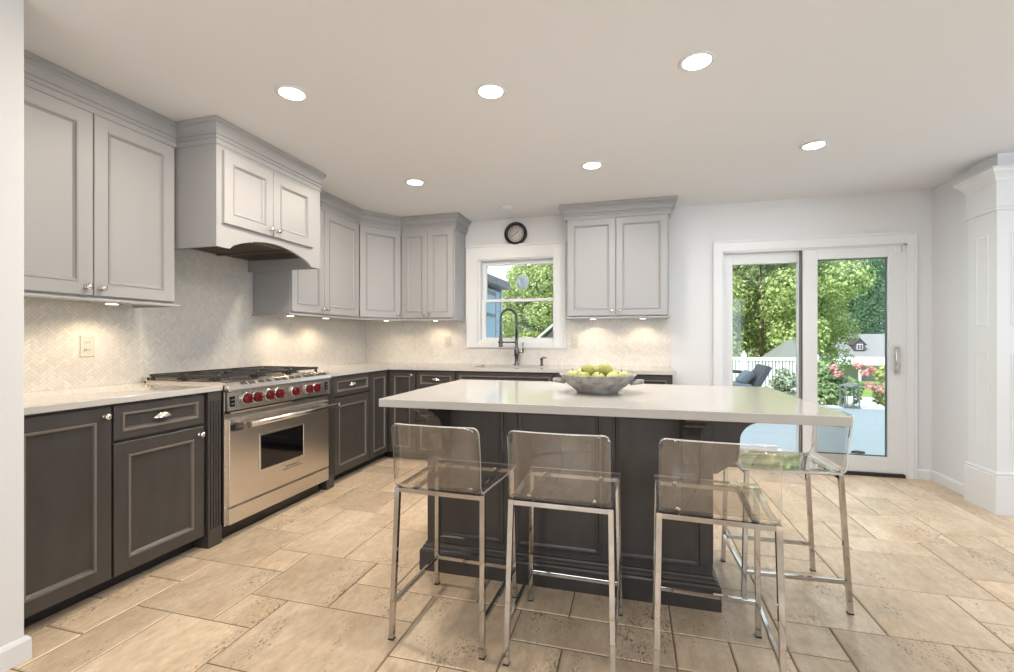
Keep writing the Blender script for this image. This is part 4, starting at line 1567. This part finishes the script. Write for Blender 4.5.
def leaf_cloud(name, blobs, per, size, mat, parent, seed=1, flat=0.4, stuff=False):
    rnd = random.Random(seed)
    b = world_base(parent)
    v, f, tn = [], [], []
    for bxx, byy, bzz, r, k in blobs:
        for _ in range(int(per * k)):
            th_, ph = rnd.uniform(0, 2 * math.pi), math.acos(rnd.uniform(-1, 1))
            d = Vector((math.sin(ph) * math.cos(th_), math.sin(ph) * math.sin(th_), math.cos(ph)))
            rr = r * (rnd.uniform(.45, 1.06) ** .6)
            p = Vector((bxx, byy, bzz)) + Vector((d.x * rr, d.y * rr, d.z * rr * .85)) - b
            nrm = (d + Vector((rnd.uniform(-1, 1), rnd.uniform(-1, 1), rnd.uniform(-.4, 1.2))) * .9).normalized()
            u = nrm.cross(Vector((rnd.uniform(-1, 1), rnd.uniform(-1, 1), rnd.uniform(-1, 1)))).normalized()
            w = nrm.cross(u)
            s = size * rnd.uniform(.6, 1.25)
            o = len(v)
            v += [p - u * s * .6, p + w * s * flat - nrm * s * .06, p + u * s * .6, p - w * s * flat - nrm * s * .06]
            f.append((o, o + 1, o + 2, o + 3))
            q = rnd.random()
            tn.append((q, q, q))
    me = bpy.data.meshes.new(name)
    me.from_pydata([tuple(q) for q in v], [], f)
    me.materials.append(mat)
    o = bpy.data.objects.new(name, me)
    COL.objects.link(o)
    tint_attr(o, tn)
    o.parent = parent
    BASE[o.name] = b
    return o


def make_tree(name, label, mat, base, crown_r, crown_h, blobs_n, per, size, seed, cat='tree', trunk=.085):
    rnd = random.Random(seed)
    t = thing(name, base, label, cat)
    bxx, byy, bzz = base
    blobs = []
    for k in range(blobs_n):
        a = rnd.uniform(0, 2 * math.pi)
        h = rnd.uniform(0.12, 1.0)
        wid = crown_r * (math.sin(math.pi * min(1, .22 + h * .78)) ** .7)
        rad = wid * math.sqrt(rnd.uniform(.2, 1))
        blobs.append((bxx + math.cos(a) * rad, byy + math.sin(a) * rad, bzz + crown_h * h, crown_r * rnd.uniform(.26, .42), 1))
    leaf_cloud('foliage', blobs, per, size, mat, t, seed)
    part('trunk', G().tube([(bxx, byy, bzz - .05), (bxx + .1, byy, bzz + crown_h * .35), (bxx, byy + .1, bzz + crown_h * .75)], [trunk, trunk * .7, trunk * .3], 8), M['bark'], t)
    return t


def move_copy(src, loc, rz, sc, label):
    o = copy_tree(src)
    o.location = loc
    o.rotation_euler = (0, 0, rz)
    o.scale = (sc, sc, sc)
    o['label'] = label
    return o


bt = make_tree('broadleaf_tree', 'tall light green broadleaf tree behind the fence, left pane of the patio door', M['leaf_a'], (5.6, 23.0, -1.0), 3.3, 8.6, 46, 1050, .14, 11)
bt['group'] = 'broadleaf trees around the garden'
move_copy(bt, (8.3, 27.0, -1.2), 1.9, .70, 'light green broadleaf tree behind the patio door centre stile')
move_copy(bt, (2.0, 25.0, -1.0), 4.0, 1.0, 'light green broadleaf tree hidden mostly left of the patio door')
move_copy(bt, (-3.95, 20.5, -.8), 2.6, .68, 'yellow-green broadleaf tree seen through the middle of the sink window')
move_copy(bt, (-12.0, 27.0, -.9), .7, .85, 'light broadleaf tree hidden behind the blue house wing outside')
move_copy(bt, (14.6, 63.0, -3.5), 3.3, 1.7, 'broadleaf tree at the left of the patio door right pane')
dt = make_tree('dark_tree', 'deep green tree at the right side of the sink window', M['leaf_b'], (-2.6, 23.0, -.8), 2.4, 9.5, 40, 950, .135, 23)
dt['group'] = 'deep green trees around the garden'
move_copy(dt, (7.4, 30.0, -1.3), 1.0, 1.15, 'deep green tree between the two light trees in the left pane of the patio door')
move_copy(dt, (3.8, 32.0, -1.3), 2.2, 1.2, 'deep green tree at the far left of the patio door left pane')
for k, (x, y, s, lb) in enumerate([(18.5, 72, 2.1, 'deep green tree behind the left end of the grey-roofed house'), (25.2, 75, 2.2, 'deep green tree directly behind the grey-roofed house'),
                                   (32.5, 72, 2.1, 'deep green tree behind the right end of the grey-roofed house'), (9.0, 70, 2.1, 'deep green tree far left of the grey-roofed house')]):
    move_copy(dt, (x, y, -3.6), k * 1.4, s, lb)
# conifer
t = thing('conifer', (27.3, 63.0, -3.6), 'dark narrow conifer near the right edge of the patio door', 'tree')
bl = []
for k in range(26):
    h = k / 25
    rr = 3.2 * (1 - h) + .3
    for q in range(5):
        a = q * 1.2566 + k
        bl.append((27.3 + math.cos(a) * rr * .55, 63 + math.sin(a) * rr * .55, -2.8 + h * 17, rr * .5 + .2, .35 + .65 * (1 - h)))
leaf_cloud('foliage', bl, 150, .34, M['leaf_n'], t, 5, flat=.2)
part('trunk', G().tube([(27.3, 63, -3.65), (27.3, 63, 13.5)], [.2, .05], 8), M['bark'], t)


def shrub(name, label, mat, x, y, z, r, h, per, size, seed):
    t = thing(name, (x, y, z), label, 'shrub')
    rnd = random.Random(seed)
    bl = [(x + rnd.uniform(-.6, .6) * r, y + rnd.uniform(-.5, .5) * r, z + h * rnd.uniform(.2, .8), r * rnd.uniform(.4, .6), 1) for _ in range(9)]
    leaf_cloud('foliage', bl, per, size, mat, t, seed)
    g = G()
    for q in range(5):
        a = q * 1.3
        g.tube([(x, y, z - .02), (x + math.cos(a) * r * .4, y + math.sin(a) * r * .4, z + h * .6)], [.02, .008], 5)
    part('stems', g, M['bark'], t)
    return t


fs = shrub('flowering_shrub', 'green shrub with pink flower heads behind the lantern', M['leaf_b'], 4.22, 11.3, -.36, .58, 1.16, 300, .085, 31)
rnd = random.Random(9)
for fxp, fzp, fyp in ((3.95, .60, 10.75), (4.38, .64, 10.75), (4.62, .58, 10.8), (4.48, .50, 10.7), (4.52, .27, 10.6), (4.02, .48, 10.72), (4.70, .20, 10.65)):
    fo = leaf_cloud('flower', [(fxp, fyp, fzp, .085, 1)], 70, .055, M['petal'], fs, int(fxp * 100))
shrub('variegated_shrub', 'pale variegated shrub left of the lantern beside the deck', M['leaf_c'], 3.10, 11.3, -.36, .42, 1.05, 170, .075, 41)
shrub('yellow_shrub', 'yellow-green shrub right of the lantern beside the deck', M['leaf_y'], 5.34, 11.3, -.36, .42, 1.15, 170, .075, 43)
shrub('round_shrub', 'round green shrub hidden behind the patio door right stile', M['leaf_a'], 6.6, 11.9, -.36, .6, 1.2, 170, .09, 47)

# fallen leaves on the deck
for k, (px, py, lb) in enumerate(((3.05, 8.05, 'curled dry leaf on the deck nearest the patio door handle side'), (2.55, 6.25, 'curled dry leaf on the deck just beyond the sliding panel'), (2.15, 6.6, 'curled dry leaf on the deck beyond the middle of the sliding panel'))):
    g = G()
    n = 8
    v = []
    for i in range(n + 1):
        s = i / n
        w = .045 * math.sin(math.pi * s) + .001
        v += [(px + (s - .5) * .14, py - w, DZ + .004 + .018 * abs(s - .5)), (px + (s - .5) * .14, py, DZ + .001), (px + (s - .5) * .14, py + w, DZ + .02)]
    f = []
    for i in range(n):
        for q in range(2):
            f.append((3 * i + q, 3 * i + q + 1, 3 * i + q + 4, 3 * i + q + 3))
    g.add(v, f)
    o = solo('fallen_leaf', g, M['leaf_dry'], lb, 'leaf', 'dry leaves on the deck')
    sm = o.modifiers.new('thick', 'SOLIDIFY')
    sm.thickness = .003

# far house with grey roof and plum dormer
Y0 = 50.0
t = thing('distant_house', (22.0, Y0 + 3, gz(Y0)), 'distant house with a grey shingle roof and a small plum dormer', 'house')
part('wall', G().box(19.0, 26.5, Y0 + .6, Y0 + 6, gz(Y0 + 3) - .2, -.30), M['white_out'], t)
rf = [(Y0 - .1, -.42), (Y0 + 3.2, 1.66), (Y0 + 6.5, -.42), (Y0 + 6.5, -.54), (Y0 + 3.2, 1.52), (Y0 - .1, -.54)]
part('roof', G().prism(rf, lambda a, b, d: (d, a, b), 18.55, 27.0), M['roofgrey'], t)
dxm, dw = 20.72, .46
dg = [(dxm - dw, .10), (dxm + dw, .10), (dxm + dw, .62), (dxm, 1.12), (dxm - dw, .62)]
dm = part('dormer', G().prism(dg, lambda a, b, d: (a, d, b), Y0 + .5, Y0 + 2.6), M['plum'], t)
part('dormer_window', G().box(dxm - .24, dxm + .24, Y0 + .46, Y0 + .5, .16, .70), M['white_out'], dm)
part('dormer_pane', G().box(dxm - .19, dxm - .03, Y0 + .44, Y0 + .46, .20, .64).box(dxm + .03, dxm + .19, Y0 + .44, Y0 + .46, .20, .64), M['plum'], dm)
part('dormer_roof', G().prism([(dxm - dw - .08, .58), (dxm, 1.16), (dxm + dw + .08, .58), (dxm + dw + .08, .66), (dxm, 1.25), (dxm - dw - .08, .66)], lambda a, b, d: (a, d, b), Y0 + .4, Y0 + 2.8), M['plum'], dm)
pf = [(Y0 - 3.4, -.98), (Y0 + .2, -.44), (Y0 + .2, -.56), (Y0 - 3.4, -1.12)]
part('porch_roof', G().prism(pf, lambda a, b, d: (d, a, b), 16.4, 24.5), M['white_out'], t)
for x in (16.6, 19.2, 21.8, 24.3):
    part('porch_post', G().box(x - .08, x + .08, Y0 - 3.3, Y0 - 3.14, gz(Y0 - 3), -1.05), M['white_out'], t)

# white shed low in the right corner of the sink window
t = thing('garden_shed', (-2.2, 16.5, gz(16.5)), 'white-roofed garden shed low in the right corner of the sink window', 'shed')
part('wall', G().box(-3.05, -1.35, 15.7, 17.5, gz(16.5) - .1, 1.12), M['white_out'], t)
part('roof', G().prism([(-3.25, 1.14), (-2.2, 2.02), (-1.15, 1.14), (-1.15, 1.06), (-2.2, 1.94), (-3.25, 1.06)], lambda a, b, d: (a, d, b), 15.5, 17.7), M['white_out'], t)
part('gable', G().prism([(-3.0, 1.12), (-2.2, 1.90), (-1.4, 1.12)], lambda a, b, d: (a, d, b), 15.75, 17.45), M['roofgrey'], t)
part('door', G().box(-2.6, -1.8, 15.66, 15.7, gz(16), 1.0), M['roofgrey'], t)

# blue side wing of the house
t = thing('house_wing', (-2.9, 5.8, DZ), 'pale blue sided wing of the house at the left of the sink window', 'house wing')
wx = -1.95
g = G()
z = DZ - .2
while z < 1.85:
    g.box(-5.0, wx - (.012 if False else 0), YB + .152, 6.80, z, z + .148)
    g.box(wx, wx + .010, YB + .152, 6.80, z, z + .02)
    z += .15
part('siding', g, M['blue_siding'], t)
part('corner_board', G().box(wx - .10, wx + .02, 6.80, 6.86, DZ - .2, 1.95), M['white_out'], t)
fw2 = lambda u, v, w: (wx + .01 + w, u, v)
wn = part('window_frame', G().box(wx + .01, wx + .035, 5.93, 6.47, 1.10, 1.86), M['roofgrey'], t)
part('window_pane', G().box(wx + .035, wx + .038, 5.99, 6.41, 1.16, 1.80), M['blue_siding'], wn)
part('window_bar', G().box(wx + .038, wx + .05, 5.99, 6.41, 1.50, 1.54), M['roofgrey'], wn)
rfp = [(YB + .16, 1.951), (YB + .16, 2.03), (6.95, 2.06), (6.95, 1.951)]
part('roof_edge', G().prism(rfp, lambda a, b, d: (d, a, b), -5.1, wx + .12), M['roofgrey'], t)

# added globe standing in for a white oval in the sink window
t = thing('stand_in_globe', (-1.14, 4.93, 1.80), 'white globe standing in for an oval spot in the sink window', 'globe')
part('globe', G().lathe([(.001, -.082)] + [(.070 * math.sin(math.pi * k / 14), -.082 * math.cos(math.pi * k / 14)) for k in range(1, 14)] + [(.001, .082)], (-1.170, 4.98, 1.815), (0, 0, 1), 22), M['white_out'], t)
part('cord', G().tube([(-1.170, 4.98, 1.89), (-1.170, 4.98, 2.43)], .003, 5), M['white_out'], t)
part('bracket', G().bar((-1.170, YB + .15, 2.43), (-1.170, 5.0, 2.43), .012), M['white_out'], t)
